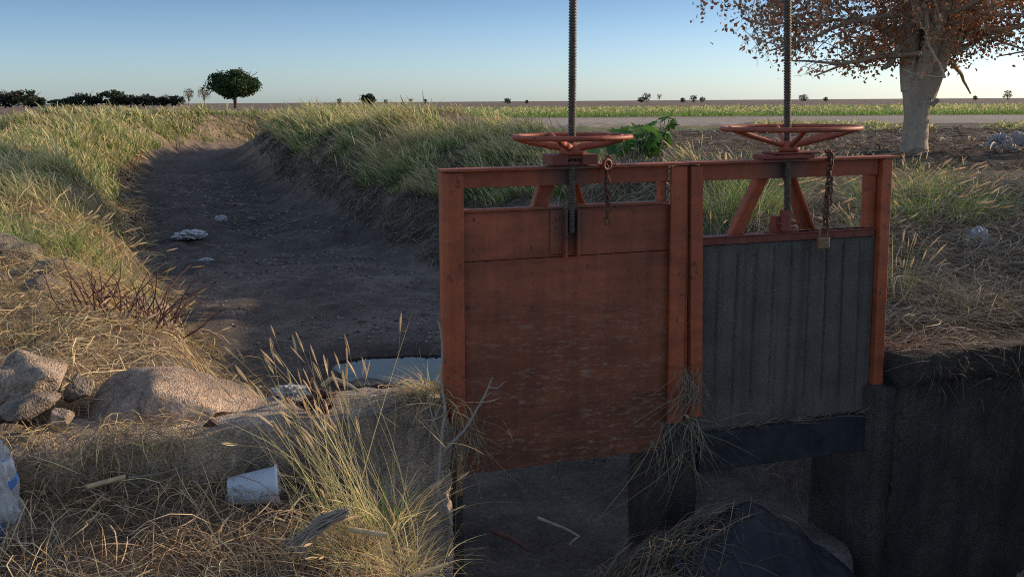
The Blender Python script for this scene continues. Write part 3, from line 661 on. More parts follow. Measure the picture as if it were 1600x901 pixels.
for px, py, Y, sz, sd_, lb in [(230, 450, 8.6, (.19, .15, .15), 5, 'pale pinkish boulder at the top of the bank edge, left of the canal bed'),
          (242, 512, 7.2, (.17, .13, .11), 6, 'long pale rounded stone under the dark twigs on the left bank'),
          (206, 494, 7.4, (.12, .11, .11), 7, 'upright stone left of the long pale stone in the twigs'),
          (305, 533, 7.6, (.13, .10, .09), 8, 'dark shaded stone at the edge of the canal bed'),
          (322, 551, 7.1, (.10, .09, .10), 9, 'narrow bluish stone leaning below the dark shaded stone'),
          (34, 462, 7.6, (.23, .17, .17), 10, 'large grey boulder half buried in straw near the left edge'),
          (90, 466, 7.4, (.16, .14, .14), 11, 'brown block of earth-caked stone beside the large grey boulder'),
          (75, 505, 6.6, (.17, .14, .12), 12, 'brown stone under straw below the large grey boulder'),
          (364, 568, 6.7, (.15, .12, .09), 13, 'low wide stone in shadow beyond the concrete mound'),
          (285, 575, 6.0, (.13, .12, .10), 16, 'shaded stone just behind the top of the concrete mound')]:
    p = at_y(px, py, Y); z = hz(p[0], p[1]); rock('rock', (p[0], p[1], max(p[2], z) if abs(p[2]-z) < .25 else z+.06), sz, M_lit if sd_ in (5, 6) else M_rock, sd_, rz=sd_, tilt=.2, label=lb, cat='rock', group='rocks along the left bank')
p = at_z(330, 663, .16); rock('rock', (p[0], p[1], .165), (.03, .022, .018), M_twigd, 21, label='tiny dark stone on the concrete ledge front edge', cat='rock')
p = at_z(562, 601, -.93); rock('rock', (p[0], p[1], -.95), (.24, .12, .07), M_rock, 22, label='smooth dark stone at the near edge of the water pool', cat='rock')

# ------------------------------------------------------------------ litter
def put(px, py, z=None, Y=None):
    if Y: return at_y(px, py, Y)
    p = at_z(px, py, z)
    for _ in range(12): p = at_z(px, py, hz(p[0], p[1])*.6+p[2]*.4)
    return p
# bucket
p = at_y(402, 768, 3.82); bk = empty('bucket', (p[0], p[1]-.04, p[2]+.035), R(12), label='white plastic bucket lying on its side in front of the ledge', cat='bucket')
mb = MB(); prof = [(.050, 0), (.058, .004), (.078, .195), (.084, .196), (.085, .206), (.079, .207), (.075, .195), (.055, .008), (.0, .008)]
n = 36; vs = [(z-.105, r*math.cos(2*math.pi*k/n), r*math.sin(2*math.pi*k/n)) for r, z in prof for k in range(n)]
mb.add(vs, [(i*n+k, i*n+(k+1) % n, (i+1)*n+(k+1) % n, (i+1)*n+k) for i in range(len(prof)-1) for k in range(n)], True); mb.add(vs[:n], [tuple(range(n))])
b_ = mb.build('body', M_white, bk); b_.rotation_euler = (0, R(-3), 0)
mb = MB(); mb.tube([(.094, .084*math.cos(a), .084*math.sin(a)) for a in np.linspace(0, 2*math.pi, 40)], .004, 8); r_ = mb.build('rim', M_white, bk); r_.rotation_euler = (0, R(-3), 0)

p = at_y(4, 800, 3.45); o = crumple('plastic_bag', (p[0]-.02, p[1], -.02), (.09, .09, .28), M_bag, 3, label='crumpled clear and blue plastic bag standing at the left edge', cat='plastic bag')
o.data.materials.append(M_bagblue)
for q in o.data.polygons:
    if mnoise.noise(q.center*14) > .33: q.material_index = 1
for i, (px, py, s_, lb, mt) in enumerate([(55, 838, (.075, .06, .05), 'crumpled foil wrapper in the straw beside the left plastic bag', M_card), (98, 862, (.045, .035, .04), 'small stiff clear plastic piece right of the foil wrapper', M_bag), (25, 852, (.06, .05, .05), 'crumpled brown wrapper under the left plastic bag', M_card)]):
    p = at_y(px, py, 3.48); crumple('wrapper', tuple(p), s_, mt, 10+i, label=lb, cat='litter', rz=i)
for i, (px, py, s_, lb, mt, nm) in enumerate([
        (455, 612, (.20, .15, .10), 'white cloth-like bag lying behind the ledge, left of the pool', M_bag, 'plastic_bag'),
        (296, 370, (.32, .22, .09), 'pale crumpled sheet of litter on the shaded canal bed', M_bag, 'litter_sheet'),
        (346, 346, (.14, .12, .10), 'small white scrap of litter beyond the pale crumpled sheet', M_bag, 'litter_scrap'),
        (322, 408, (.12, .08, .04), 'small pale scrap on the bed nearer than the crumpled sheet', M_bag, 'litter_scrap'),
        (1527, 386, (.12, .10, .11), 'white crumpled bag caught on the right-hand straw bank', M_bag, 'plastic_bag'),
        (1556, 388, (.04, .03, .045), 'small white scrap right of the bag on the straw bank', M_bag, 'litter_scrap'),
        (1592, 462, (.05, .04, .03), 'white scrap at the right edge on the straw bank', M_bag, 'litter_scrap'),
        (832, 207, (.30, .2, .10), 'pale scrap on the bank beyond the left handwheel', M_bag, 'litter_scrap'),
        (1560, 232, (.36, .25, .24), 'grey sack in the litter heap right of the big tree', M_bag, 'sack'),
        (1590, 228, (.26, .25, .28), 'white sack at the right edge of the litter heap', M_bag, 'sack'),
        (1528, 235, (.16, .14, .12), 'brown carton piece at the left end of the litter heap', M_card, 'carton'),
        (1575, 238, (.34, .2, .16), 'faded brown sheet in the litter heap by the tree', M_card, 'carton')]):
    p = put(px, py, .2 if py < 300 or px > 1400 else -.8)
    if i == 0: p = at_y(455, 606, 7.6)
    crumple(nm, (p[0], p[1], hz(p[0], p[1])+s_[2]*.3), s_, mt, 30+i, rz=i, label=lb, cat='litter')

# black plastic sheet over the debris heap
def plastic():
    xs = np.linspace(.80, 2.05, 110); bs = np.linspace(-.72, -.06, 80)
    Sx, Bx = np.meshgrid(xs, bs); X, Y = world_sb(Sx, Bx)
    Z = H(X, Y)+.02+ridge(X*2.2, Y*2.6, 3)*.08+ridge(X*6+3, Y*5, 3)*.045+fbm(X*13, Y*13, 3)*.03
    msk = (((Sx-1.42)/.56)**2+((Bx+.36)/.31)**2 + fbm(Sx*5, Bx*5, 3)*.7) < 1.0
    idx = np.arange(X.size).reshape(X.shape)
    Fq = np.stack([idx[:-1, :-1], idx[:-1, 1:], idx[1:, 1:], idx[1:, :-1]], -1).reshape(-1, 4)
    mf = msk.reshape(-1)[Fq].all(1); f = Fq[mf]; u, inv = np.unique(f, return_inverse=True)
    me = npmesh('plastic_sheet', np.stack([X, Y, Z], -1).reshape(-1, 3)[u], inv.reshape(-1, 4), None, True)
    link('plastic_sheet', me, M_blackpl, label='torn black plastic sheet draped over the debris heap below the gates', cat='plastic sheet')
plastic()

# ------------------------------------------------------------------ sticks
def stick(name, pts, r0_, r1_, mat, label, cat='branch', n=8, extra=(), wob=.0, **kw):
    mb = MB(); k = len(pts); sub = []
    for i in range(k-1):
        for t in np.linspace(0, 1, 6)[:-1]:
            q = Vector(pts[i]).lerp(Vector(pts[i+1]), t); sub.append(q+mnoise.noise_vector(q*9)*wob)
    sub.append(Vector(pts[-1])); mb.tube(sub, list(np.linspace(r0_, r1_, len(sub))), n)
    for e in extra:
        e = [Vector(q) for q in e]; mb.tube(e, list(np.linspace(r1_*1.2, r1_*.4, len(e))), 6)
    return mb.build(name, mat, None, 0, label=label, cat=cat, **kw)
A = lambda px, py, Y: Vector(at_y(px, py, Y))
stick('branch', [A(706, 820, 4.0), A(684, 765, 4.0), A(692, 690, 4.05), A(694, 640, 4.08), A(690, 585, 4.1), A(692, 540, 4.15), A(684, 500, 4.2)], .0095, .003, M_twig, 'long grey forked branch standing against the left gate post', wob=.012,
      extra=[[A(694, 700, 4.05), A(675, 650, 4.05), A(664, 600, 4.1), A(655, 545, 4.15)], [A(690, 740, 4.0), A(704, 775, 4.0), A(697, 790, 4.0)], [A(676, 655, 4.05), A(668, 700, 4.0)]])
stick('branch', [A(694, 705, 4.05), A(725, 670, 4.08), A(752, 630, 4.12), A(766, 595, 4.15)], .008, .0035, M_twig, 'thin bare twig leaning to the right across the orange panel', wob=.008,
      extra=[[A(763, 605, 4.15), A(778, 606, 4.15), A(790, 595, 4.15)], [A(766, 598, 4.15), A(770, 588, 4.15)], [A(745, 640, 4.1), A(752, 625, 4.1), A(768, 612, 4.1)]])
stick('cane', [A(136, 760, 3.55), A(196, 744, 3.6)], .011, .010, M_cane, 'short cut pale cane lying on the shaded straw', 'cane')
stick('cane', [A(152, 735, 3.75), A(200, 748, 3.72)], .010, .007, M_twigd, 'dark green-brown cane just above the short pale cane', 'cane')
stick('cane', [A(20, 762, 3.65), A(60, 752, 3.68), A(100, 752, 3.7)], .020, .012, M_twig, 'thick grey broken stalk at the left behind the plastic bag', 'stalk', wob=.01)
stick('cane', [A(545, 826, 3.3), A(606, 836, 3.3)], .0115, .0105, M_cane, 'pale cut cane sticking out right of the grass clump', 'cane')
stick('cane', [A(645, 900, 3.15), A(700, 880, 3.2)], .013, .008, M_cane, 'pale cane end at the bottom edge left of the canal', 'cane')
mb = MB(); rd = random.Random(6)
for i in range(34):
    e = A(448+rd.uniform(-8, 30), 862+rd.uniform(-22, 12), 3.25); m_ = A(500+rd.uniform(-10, 10), 820+rd.uniform(-12, 12), 3.3); t_ = A(538+rd.uniform(-6, 10), 800+rd.uniform(-8, 8), 3.3)
    mb.tube([e+Vector((0, rd.uniform(-.03, .03), 0)), m_+Vector((0, rd.uniform(-.02, .02), 0)), t_+Vector((0, rd.uniform(-.01, .01), 0))], [.0015, .003, .004], 5)
mb.build('stalk_bundle', M_twig, None, 0, label='grey frayed stalk base lying across the grass clump', cat='stalk')
stick('branch', [A(285, 728, 3.8), A(250, 740, 3.75), A(200, 745, 3.7)], .005, .004, M_twig, 'grey thin stick above the canes', wob=.006)
stick('branch', [A(767, 828, 4.2), A(800, 842, 4.15), A(825, 858, 4.1)], .014, .010, M_twigd, 'thick dark stick lying on the mud under the orange panel', wob=.006)
stick('branch', [A(840, 808, 4.35), A(880, 824, 4.3), A(905, 838, 4.25), A(890, 850, 4.25)], .008, .004, M_twig, 'small forked stick in the straw left of the black plastic', wob=.006)
stick('branch', [A(505, 600, 4.35), A(520, 590, 4.3), A(545, 602, 4.25), A(562, 612, 4.2)], .012, .006, M_cane, 'curved pale root lying on the ledge beside the pool', wob=.006)
mb = MB(); rd = random.Random(4)
for i in range(7):
    c_ = A(rd.uniform(485, 545), rd.uniform(612, 640), 4.1); pts = [c_]
    for k in range(6): pts.append(pts[-1]+Vector((rd.uniform(-.06, .06), rd.uniform(-.04, .04), rd.uniform(-.03, .03))))
    mb.tube(pts, .010, 6)
mb.build('root_tangle', M_twigd, None, 0, label='dark tangled root ball resting on the ledge behind the grass clump', cat='roots')
for (px, py, Y, lb) in [(1010, 300, 4.3, 0)]: pass
# dark dead shrub on the left bank
mb = MB(); rd = random.Random(8)
for i in range(74):
    px = rd.uniform(118, 275); py = rd.uniform(500, 560); p = at_y(px, py, rd.uniform(5.6, 6.6)); base = Vector((p[0], p[1], max(p[2], hz(p[0], p[1])-.02)))
    pts = [base]; d_ = Vector((rd.uniform(-.7, .7), rd.uniform(-.3, .3), rd.uniform(.5, 1.2))).normalized(); L = rd.uniform(.06, .13)
    for k in range(4): d_ = (d_+Vector((rd.uniform(-.4, .4), rd.uniform(-.3, .3), rd.uniform(-.3, .1)))).normalized(); pts.append(pts[-1]+d_*L)
    mb.tube(pts, list(np.linspace(.0065, .0025, 5)), 5)
mb.build('dead_shrub', M_twigd, None, 0, label='tangle of dark leafless twigs on the stony left bank', cat='shrub')

# ------------------------------------------------------------------ grass and straw
def bank_points(n, side, y0, y1, o0, o1, pw=1.0, seed=1):
    r = np.random.default_rng(seed); X = []; Y = []; c_ = 0
    while c_ < n:
        m = n*3; al_y = np.exp(r.uniform(math.log(y0), math.log(y1), m)); xc = np.interp(al_y, LINE[:10, 1], LINE[:10, 0])
        o_ = r.uniform(o0, o1, m); x = xc + side*o_; 
        d, sd_, al = canal(x, al_y); ok = (d > abs(o0)*.6) & (np.sign(-sd_) == side)
        g = fbm(x*1.1+seed, al_y*1.1, 3)+.5; ok &= r.uniform(0, 1, m) < np.clip((g-.36)*5.0, .05, 1)*pw
        X.append(x[ok]); Y.append(al_y[ok]); c_ += ok.sum()
    return np.concatenate(X)[:n], np.concatenate(Y)[:n], r
def grass_patch(name, x, y, h, cols, label, seedhead=.3, lean=.25, bend=.5, az=None, wmin=.004, cols_tip=None, r=rng, wk=.00075, nzcol=True):
    n = len(x); z = H(x, y)-.01; h = h*(.28+1.15*np.clip((fbm(x*1.5+11, y*1.5, 3)+.5)*2.0-.55, 0, 1.1))*r.uniform(.45, .98, n)*np.where((x < 0) & (y < 24) & (x < np.interp(y, LINE[:9, 1], LINE[:9, 0])), .8, 1); P, side = blade_paths(x, y, z, h, np.abs(r.normal(lean, .15, n)), np.abs(r.normal(bend, .25, n)), 5, az, r)
    dist = np.hypot(x, y); wd = np.maximum(wmin, dist*wk)*r.uniform(.7, 1.3, n)
    sh = r.uniform(0, 1, n) < seedhead
    c1 = pick(GREEN, n, r=r) if cols is None else pick(cols, n, r=r)
    if nzcol:
        g = np.clip((fbm(x*.5+3, y*.5, 3)+.5-.24)*3.3, 0, 1)[:, None]; g2_ = np.clip((fbm(x*.9+31, y*.9, 3)+.5-.42)*5, 0, 1)[:, None]; c1 = c1*g + (pick([(.44, .39, .16), (.56, .44, .22)], n, r=r)*(1-g2_)+pick([(.12, .20, .06), (.30, .24, .14)], n, r=r)*g2_)*(1-g)
    c2 = np.where(sh[:, None], pick(TAN, n, r=r), c1*1.15)
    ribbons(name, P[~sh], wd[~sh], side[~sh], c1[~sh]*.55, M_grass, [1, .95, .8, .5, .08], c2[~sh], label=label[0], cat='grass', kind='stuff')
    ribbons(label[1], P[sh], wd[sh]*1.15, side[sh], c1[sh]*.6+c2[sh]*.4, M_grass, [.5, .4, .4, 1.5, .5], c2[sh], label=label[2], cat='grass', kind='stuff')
WIND = R(160)
# left bank
x, y, r = bank_points(66000, -1, 7.2, 62, 2.35, 6.5, 1, 21)
keep = ~((y < 8.2) & (x > -4.0)); x = x[keep]; y = y[keep]
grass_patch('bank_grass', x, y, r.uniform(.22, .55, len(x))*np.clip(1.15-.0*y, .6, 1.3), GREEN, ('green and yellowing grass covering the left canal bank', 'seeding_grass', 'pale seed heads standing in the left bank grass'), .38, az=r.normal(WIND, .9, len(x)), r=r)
# right bank
x, y, r = bank_points(80000, 1, 8.5, 60, 2.5, 7.2, 1, 22)
rb0 = np.random.default_rng(5); dd = canal(x, y)[0]; keep = dd > np.interp(y, [8, 13, 18, 26], [4.2, 3.3, 2.1, 1.5]); keep &= ~((y < 20) & (dd > 6.0)); keep &= ~((x > 1.6) & (y < 13) & (rb0.uniform(0, 1, len(x)) < .72)); x = x[keep]; y = y[keep]
rb = np.random.default_rng(77); n = 60000; bx = rb.uniform(-22, 0, n); by = rb.uniform(14, 60, n); bx = np.where(by < 40, np.interp(by, LINE[:9, 1], LINE[:9, 0])-rb.uniform(1.0, 3.8, n), bx); dd, sb, _a = canal(bx, by); ok = (dd > np.interp(by, [14, 24, 34, 60], [2.6, 2.5, 2.0, 1.2])) & (dd < 6) & (sb > 0) & (fbm(bx*.9, by*.9, 3) > -.26-.12*(dd-1.5)); x = np.concatenate([x, bx[ok]]); y = np.concatenate([y, by[ok]])
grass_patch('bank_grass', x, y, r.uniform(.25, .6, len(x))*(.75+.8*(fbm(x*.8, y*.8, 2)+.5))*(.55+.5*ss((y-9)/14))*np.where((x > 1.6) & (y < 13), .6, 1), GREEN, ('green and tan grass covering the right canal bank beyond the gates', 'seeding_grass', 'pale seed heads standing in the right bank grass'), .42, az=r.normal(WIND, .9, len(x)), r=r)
# far grass strips beyond the road
r = np.random.default_rng(23); n = 42000
y = np.exp(r.uniform(math.log(84), math.log(190), n)); x = r.uniform(-.12, .72, n)*y; ok = x > -.2*y+7; x = x[ok]; y = y[ok]
x2 = r.uniform(.25, .62, 16000); y2 = r.uniform(40, 53, 16000); x2 = x2*y2; g = fbm(x2*.12+9, y2*.12, 4); ok = g > -.03; x2 = x2[ok]; y2 = y2[ok]
x = np.concatenate([x, x2]); y = np.concatenate([y, y2]); h = np.where(y > 80, r.uniform(.3, .75, len(x)), r.uniform(.15, .4, len(x)))
nr_ = (y < 98) & (y > 80); 
grass_patch('roadside_grass', x[nr_], y[nr_], h[nr_]*.8, [(.16, .28, .06), (.24, .34, .09)], ('low bright green grass along the far edge of the dirt road', 'dry_roadside_grass', 'few pale stalks in the bright green roadside band'), .05, r=r, wk=.0012, nzcol=False)
grass_patch('roadside_grass', x[~nr_], y[~nr_], h[~nr_], [(.26, .34, .10), (.40, .38, .16), (.20, .28, .08)], ('taller olive and tan grass band under the horizon and beyond the bare soil', 'dry_roadside_grass', 'tan dry grass mixed into the olive band'), .3, r=r, wk=.0011, nzcol=False)
# straw over the banks and slopes
def straw_patch(name, x, y, L, label, w0=.004, cols=STRAW, az=None, lift=.03, k=5, mat=None, wk=.0006, r=rng, Hf=H, cw=None):
    P, side = straw_paths(x, y, L, k, az, lift, Hf, r=r); kp = np.linalg.norm(np.diff(P, axis=1), axis=-1).max(1) < 1.9*L/(k-1)+.02; P = P[kp]; side = side[kp]; x = x[kp]; y = y[kp]; n = len(x)
    wd = np.maximum(w0, np.hypot(x, y)*wk)*r.uniform(.6, 1.4, n)
    return ribbons(name, P, wd, side, pick(cols, n, cw, .3, r), mat or M_straw, [.6, 1, 1, .9, .4] if k == 5 else None, label=label, cat='straw', kind='stuff')
x, y, r = bank_points(30000, -1, 5.2, 34, 1.95, 5.5, 1, 31)
straw_patch('straw_litter', x, y, r.uniform(.12, .45, len(x)), 'flattened dry straw over the left canal bank', r=r, lift=.05)
x, y, r = bank_points(34000, 1, 6.4, 40, 1.9, 5.2, 1, 32)
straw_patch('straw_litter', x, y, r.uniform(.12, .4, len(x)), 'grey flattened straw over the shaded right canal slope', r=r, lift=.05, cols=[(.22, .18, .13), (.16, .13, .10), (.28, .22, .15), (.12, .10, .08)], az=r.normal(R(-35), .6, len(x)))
r = np.random.default_rng(33); n = 34000
s_ = r.uniform(2.32, 7.0, n); b_ = r.uniform(.06, 1, n)**1.3*8; x, y = world_sb(s_, b_); 
def Hright(X, Y):
    s, b = loc_sb(X, Y); z = H(X, Y); z = np.where((s > 2.30) & (b > -.1) & (b < .34), np.maximum(z, .155), z); return np.where((s > 2.30) & (b <= -.1), np.maximum(z, .155+(b+.1)*.5), z)
straw_patch('straw_litter', x, y, r.uniform(.15, .55, n), 'thick matted straw on the bank right of the gates', r=r, lift=.10, cols=[(.26, .20, .14), (.34, .26, .17), (.17, .13, .10), (.40, .31, .20)], Hf=Hright, az=r.normal(R(10), .8, n))
r = np.random.default_rng(61); n = 5200; yy = np.exp(r.uniform(math.log(6.2), math.log(30), n)); xx = np.interp(yy, LINE[:, 1][:9], LINE[:, 0][:9])+r.normal(0, 1.1, n)
g = fbm(xx*.8+2, yy*.8, 3)+.5; ok = (r.uniform(0, 1, n) < np.clip((g-.35)*4, .05, 1)) & (H(xx, yy) > -1.0); xx = xx[ok]; yy = yy[ok]; n = len(xx); sz = r.uniform(.006, .022, n)*(1+.03*yy)
oc = np.array([(1, 0, 0), (0, 1, 0), (-1, 0, 0), (0, -1, 0), (0, 0, .7), (0, 0, -.7)])[None]*sz[:, None, None]*r.uniform(.6, 1.3, (n, 6, 1)); ctr = np.stack([xx, yy, H(xx, yy)+sz*.2], -1)[:, None]
tri = np.array([(0, 1, 4), (1, 2, 4), (2, 3, 4), (3, 0, 4), (1, 0, 5), (2, 1, 5), (3, 2, 5), (0, 3, 5)])[None]+np.arange(n)[:, None, None]*6
link('gravel', npmesh('gravel', (oc+ctr).reshape(-1, 3), tri.reshape(-1, 3), np.repeat(pick([(.24, .2, .17), (.16, .13, .11), (.36, .32, .28)], n, r=r), 6, 0)), M_straw, label='loose gravel and clods scattered over the dry canal bed', cat='gravel', kind='stuff')
n = 1500; yy = np.exp(r.uniform(math.log(6), math.log(32), n)); xx = np.interp(yy, LINE[:, 1][:9], LINE[:, 0][:9])+r.normal(0, 1.2, n); straw_patch('straw_litter', xx, yy, r.uniform(.06, .35, n), 'sparse stray stalks lying on the canal bed', r=r, lift=.01, cols=[(.30, .24, .18), (.2, .16, .12)])
r = np.random.default_rng(62); n = 9000; yy = r.uniform(15, 43, n); xx = yy*r.uniform(.10, .62, n); g = fbm(xx*.5+2, yy*.5, 3); ok = g > r.uniform(-.12, .1, n); xx = xx[ok]; yy = yy[ok]
straw_patch('field_debris', xx, yy, r.uniform(.15, .6, len(xx)), 'dark dry trash and stalks lying on the bare soil around the big tree', r=r, lift=.05, cols=[(.12, .09, .07), (.24, .18, .13), (.34, .26, .18)], wk=.0011)
# arching straw clump, right edge
n = 900; x = r.normal(3.15, .22, n); y = r.normal(6.0, .18, n)
# left near bank straw (lit)
r = np.random.default_rng(34); n = 15000; s_ = r.uniform(-3.9, -.75, n); b_ = .25+r.uniform(0, 1, n)**1.3*3.4; x, y = world_sb(s_, b_)
g = fbm(x*1.7, y*1.7, 3)+.5; ok = r.uniform(0, 1, n) < np.clip((g-.25)*3, .1, 1); x = x[ok]; y = y[ok]
straw_patch('straw_litter', x, y, r.uniform(.1, .4, len(x)), 'sunlit golden straw among the rocks on the left bank', r=r, lift=.07, cols=[(.64, .47, .26), (.52, .37, .20), (.74, .57, .34), (.26, .17, .10)])
# near left debris
r = np.random.default_rng(35); n = 9500
s_ = r.uniform(-2.5, .1, n); b_ = -.08-r.uniform(0, 1, n)*1.25; x, y = world_sb(s_, b_); xe = -.52+(4.05-y)*.42
ok = x < xe; g = fbm(x*2.3+4, y*2.3, 3)+.5; ok &= r.uniform(0, 1, n) < np.clip((g-.3)*3.2, .08, 1); x = x[ok]; y = y[ok]
straw_patch('straw_litter', x, y, r.uniform(.06, .34, len(x)), 'loose tangled straw and stalks on the near left bank', w0=.0032, r=r, lift=.09, cols=[(.64, .46, .26), (.46, .31, .18), (.74, .55, .33), (.22, .14, .09), (.12, .08, .06)])
def arch_patch(name, s0, s1, b0, b1, n, h0, h1, label, seed, cols):
    r = np.random.default_rng(seed); s_ = r.uniform(s0, s1, n); b_ = r.uniform(b0, b1, n); x, y = world_sb(s_, b_); ok = x < -.50+(4.05-y)*.42; x = x[ok]; y = y[ok]; n = len(x)
    P, side = blade_paths(x, y, H(x, y), r.uniform(h0, h1, n), np.abs(r.normal(.9, .5, n)), np.abs(r.normal(.9, .4, n)), 6, None, r)
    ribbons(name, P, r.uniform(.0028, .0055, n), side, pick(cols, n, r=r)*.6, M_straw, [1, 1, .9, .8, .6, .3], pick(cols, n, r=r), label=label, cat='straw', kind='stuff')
arch_patch('straw_litter', -2.6, .1, -1.35, -.55, 2100, .03, .16, 'bright arching broken stalks along the bottom of the photo', 91, [(.80, .55, .30), (.66, .42, .22), (.88, .66, .40), (.40, .25, .14)])
arch_patch('straw_litter', -2.6, -.9, -.55, -.05, 500, .03, .14, 'thin upright broken stalks below the ledge', 92, [(.5, .38, .24), (.3, .22, .14)])
# straw on ledge top and mound skirts
def Hledge(X, Y):
    s, b = loc_sb(X, Y); z = H(X, Y); z = np.where((b > -.09) & (b < .32) & (s < 0), np.maximum(z, .155), z); return np.where((b <= -.09), np.maximum(z, .155+(b+.09)*.6), z)
r = np.random.default_rng(36); n = 1100; s_ = np.concatenate([r.uniform(-2.6, -1.1, 700), r.normal(-.12, .12, 400)]); b_ = np.concatenate([r.uniform(-.14, .05, 700), r.normal(.0, .1, 400)]); x, y = world_sb(s_, b_)
straw_patch('straw_litter', x, y, r.uniform(.05, .22, n), 'short straw scattered on the concrete ledge', w0=.003, r=r, lift=.05, Hf=Hledge)
# debris below the gates
r = np.random.default_rng(37); n = 3600; t = r.uniform(0, 1, n); s_ = .35+.82*t+r.normal(0, .15, n); b_ = -.55+.40*t+r.normal(0, .09, n); x, y = world_sb(s_, b_)
straw_patch('flood_debris', x, y, r.uniform(.1, .42, n), 'dark heap of flood straw leading up to the black plastic', w0=.0035, r=r, lift=.10, cols=[(.20, .155, .11), (.13, .10, .075), (.28, .21, .14)], az=r.normal(R(40), .6, n))
# hanging straw bunches: (s, z top, spread, count, length, off)
def hanging(name, s0, z0, ws, n, L0, L1, off, label, seed, down=1., cols=None, spread=.5):
    r = np.random.default_rng(seed); k = 5; t = np.linspace(0, 1, k)[None, :]
    s = r.normal(s0, ws, n); z = z0-np.abs(r.normal(0, .12, n)); L = r.uniform(L0, L1, n); a = r.normal(0, spread, n)*np.where(r.uniform(0, 1, n) < .2, 2.2, 1); cu = r.normal(0, 1.3, n)
    S_ = s[:, None]+L[:, None]*(np.sin(a)[:, None]*t+cu[:, None]*.3*t*t); Zz = z[:, None]-down*L[:, None]*(np.cos(a)[:, None]*t)+.03*np.sin(t*3)
    Bq = -(off+r.uniform(0, .05, n)[:, None]+.05*np.sin(t*3.1)*r.uniform(0, 1, n)[:, None])
    X, Y = world_sb(S_, Bq+0*S_); P = np.stack([X, Y, Zz], -1)
    side = unit(np.stack([r.normal(0, 1, n)+1, r.normal(0, .3, n), r.normal(0, .5, n)], -1))
    return ribbons(name, P, r.uniform(.002, .0045, n), side, pick(cols or [(.26, .21, .15), (.34, .27, .18), (.17, .14, .10)], n, r=r), M_straw, [.6, 1, 1, .8, .4], label=label, cat='straw')
hanging('straw_bunch', 1.165, .22, .035, 95, .08, .28, .045, 'bunch of grey straw caught on the middle posts', 41, spread=.5)
hanging('straw_bunch', 1.15, -.03, .09, 100, .12, .42, .04, 'straw draped over the centre pier below the middle posts', 42, spread=.6)
hanging('straw_bunch', .01, .14, .05, 110, .08, .34, .06, 'straw hanging down the left pier beside the forked branch', 43, spread=.35)
hanging('straw_bunch', 2.75, .17, .16, 60, .06, .26, .10, 'dry straw hanging over the right wall edge', 44, spread=.9, cols=[(.20, .15, .10), (.12, .09, .07)])
hanging('straw_bunch', 3.25, .16, .12, 26, .08, .3, .10, 'thin straw trailing over the wall near the right edge', 45, spread=.8, cols=[(.20, .15, .10), (.12, .09, .07)])
hanging('straw_fringe', -1.62, .17, .42, 420, .05, .24, .085, 'golden straw fringe draped over the left end of the concrete ledge', 48, spread=1.1, cols=[(.60, .43, .23), (.42, .29, .15), (.26, .18, .11)])
hanging('straw_bunch', .82, -.30, .30, 70, .08, .3, .03, 'few dark stalks dangling under the orange panel edge', 49, spread=1.0) if False else None
r = np.random.default_rng(46); n = 80; s_ = r.uniform(1.35, 2.25, n); x, y = world_sb(s_, -.035-0*s_)
straw_patch('straw_bunch', x, y, r.uniform(.05, .2, n), 'thin line of straw lying along the bottom of the grey panel', w0=.003, r=r, lift=.02, az=r.normal(TH, .3, n), Hf=lambda X, Y: 0*X-.155, cols=[(.28, .22, .15)])
r = np.random.default_rng(47); n = 260; s_ = r.uniform(2.36, 2.95, n); x, y = world_sb(s_, r.uniform(-.1, .2, n))
straw_patch('straw_bunch', x, y, r.uniform(.08, .35, n), 'reddish sunlit straw on the wall top right of the right post', w0=.0035, r=r, lift=.03, az=r.normal(TH, .4, n), Hf=lambda X, Y: 0*X+.165, cols=[(.42, .26, .17), (.5, .36, .22), (.3, .16, .10)])

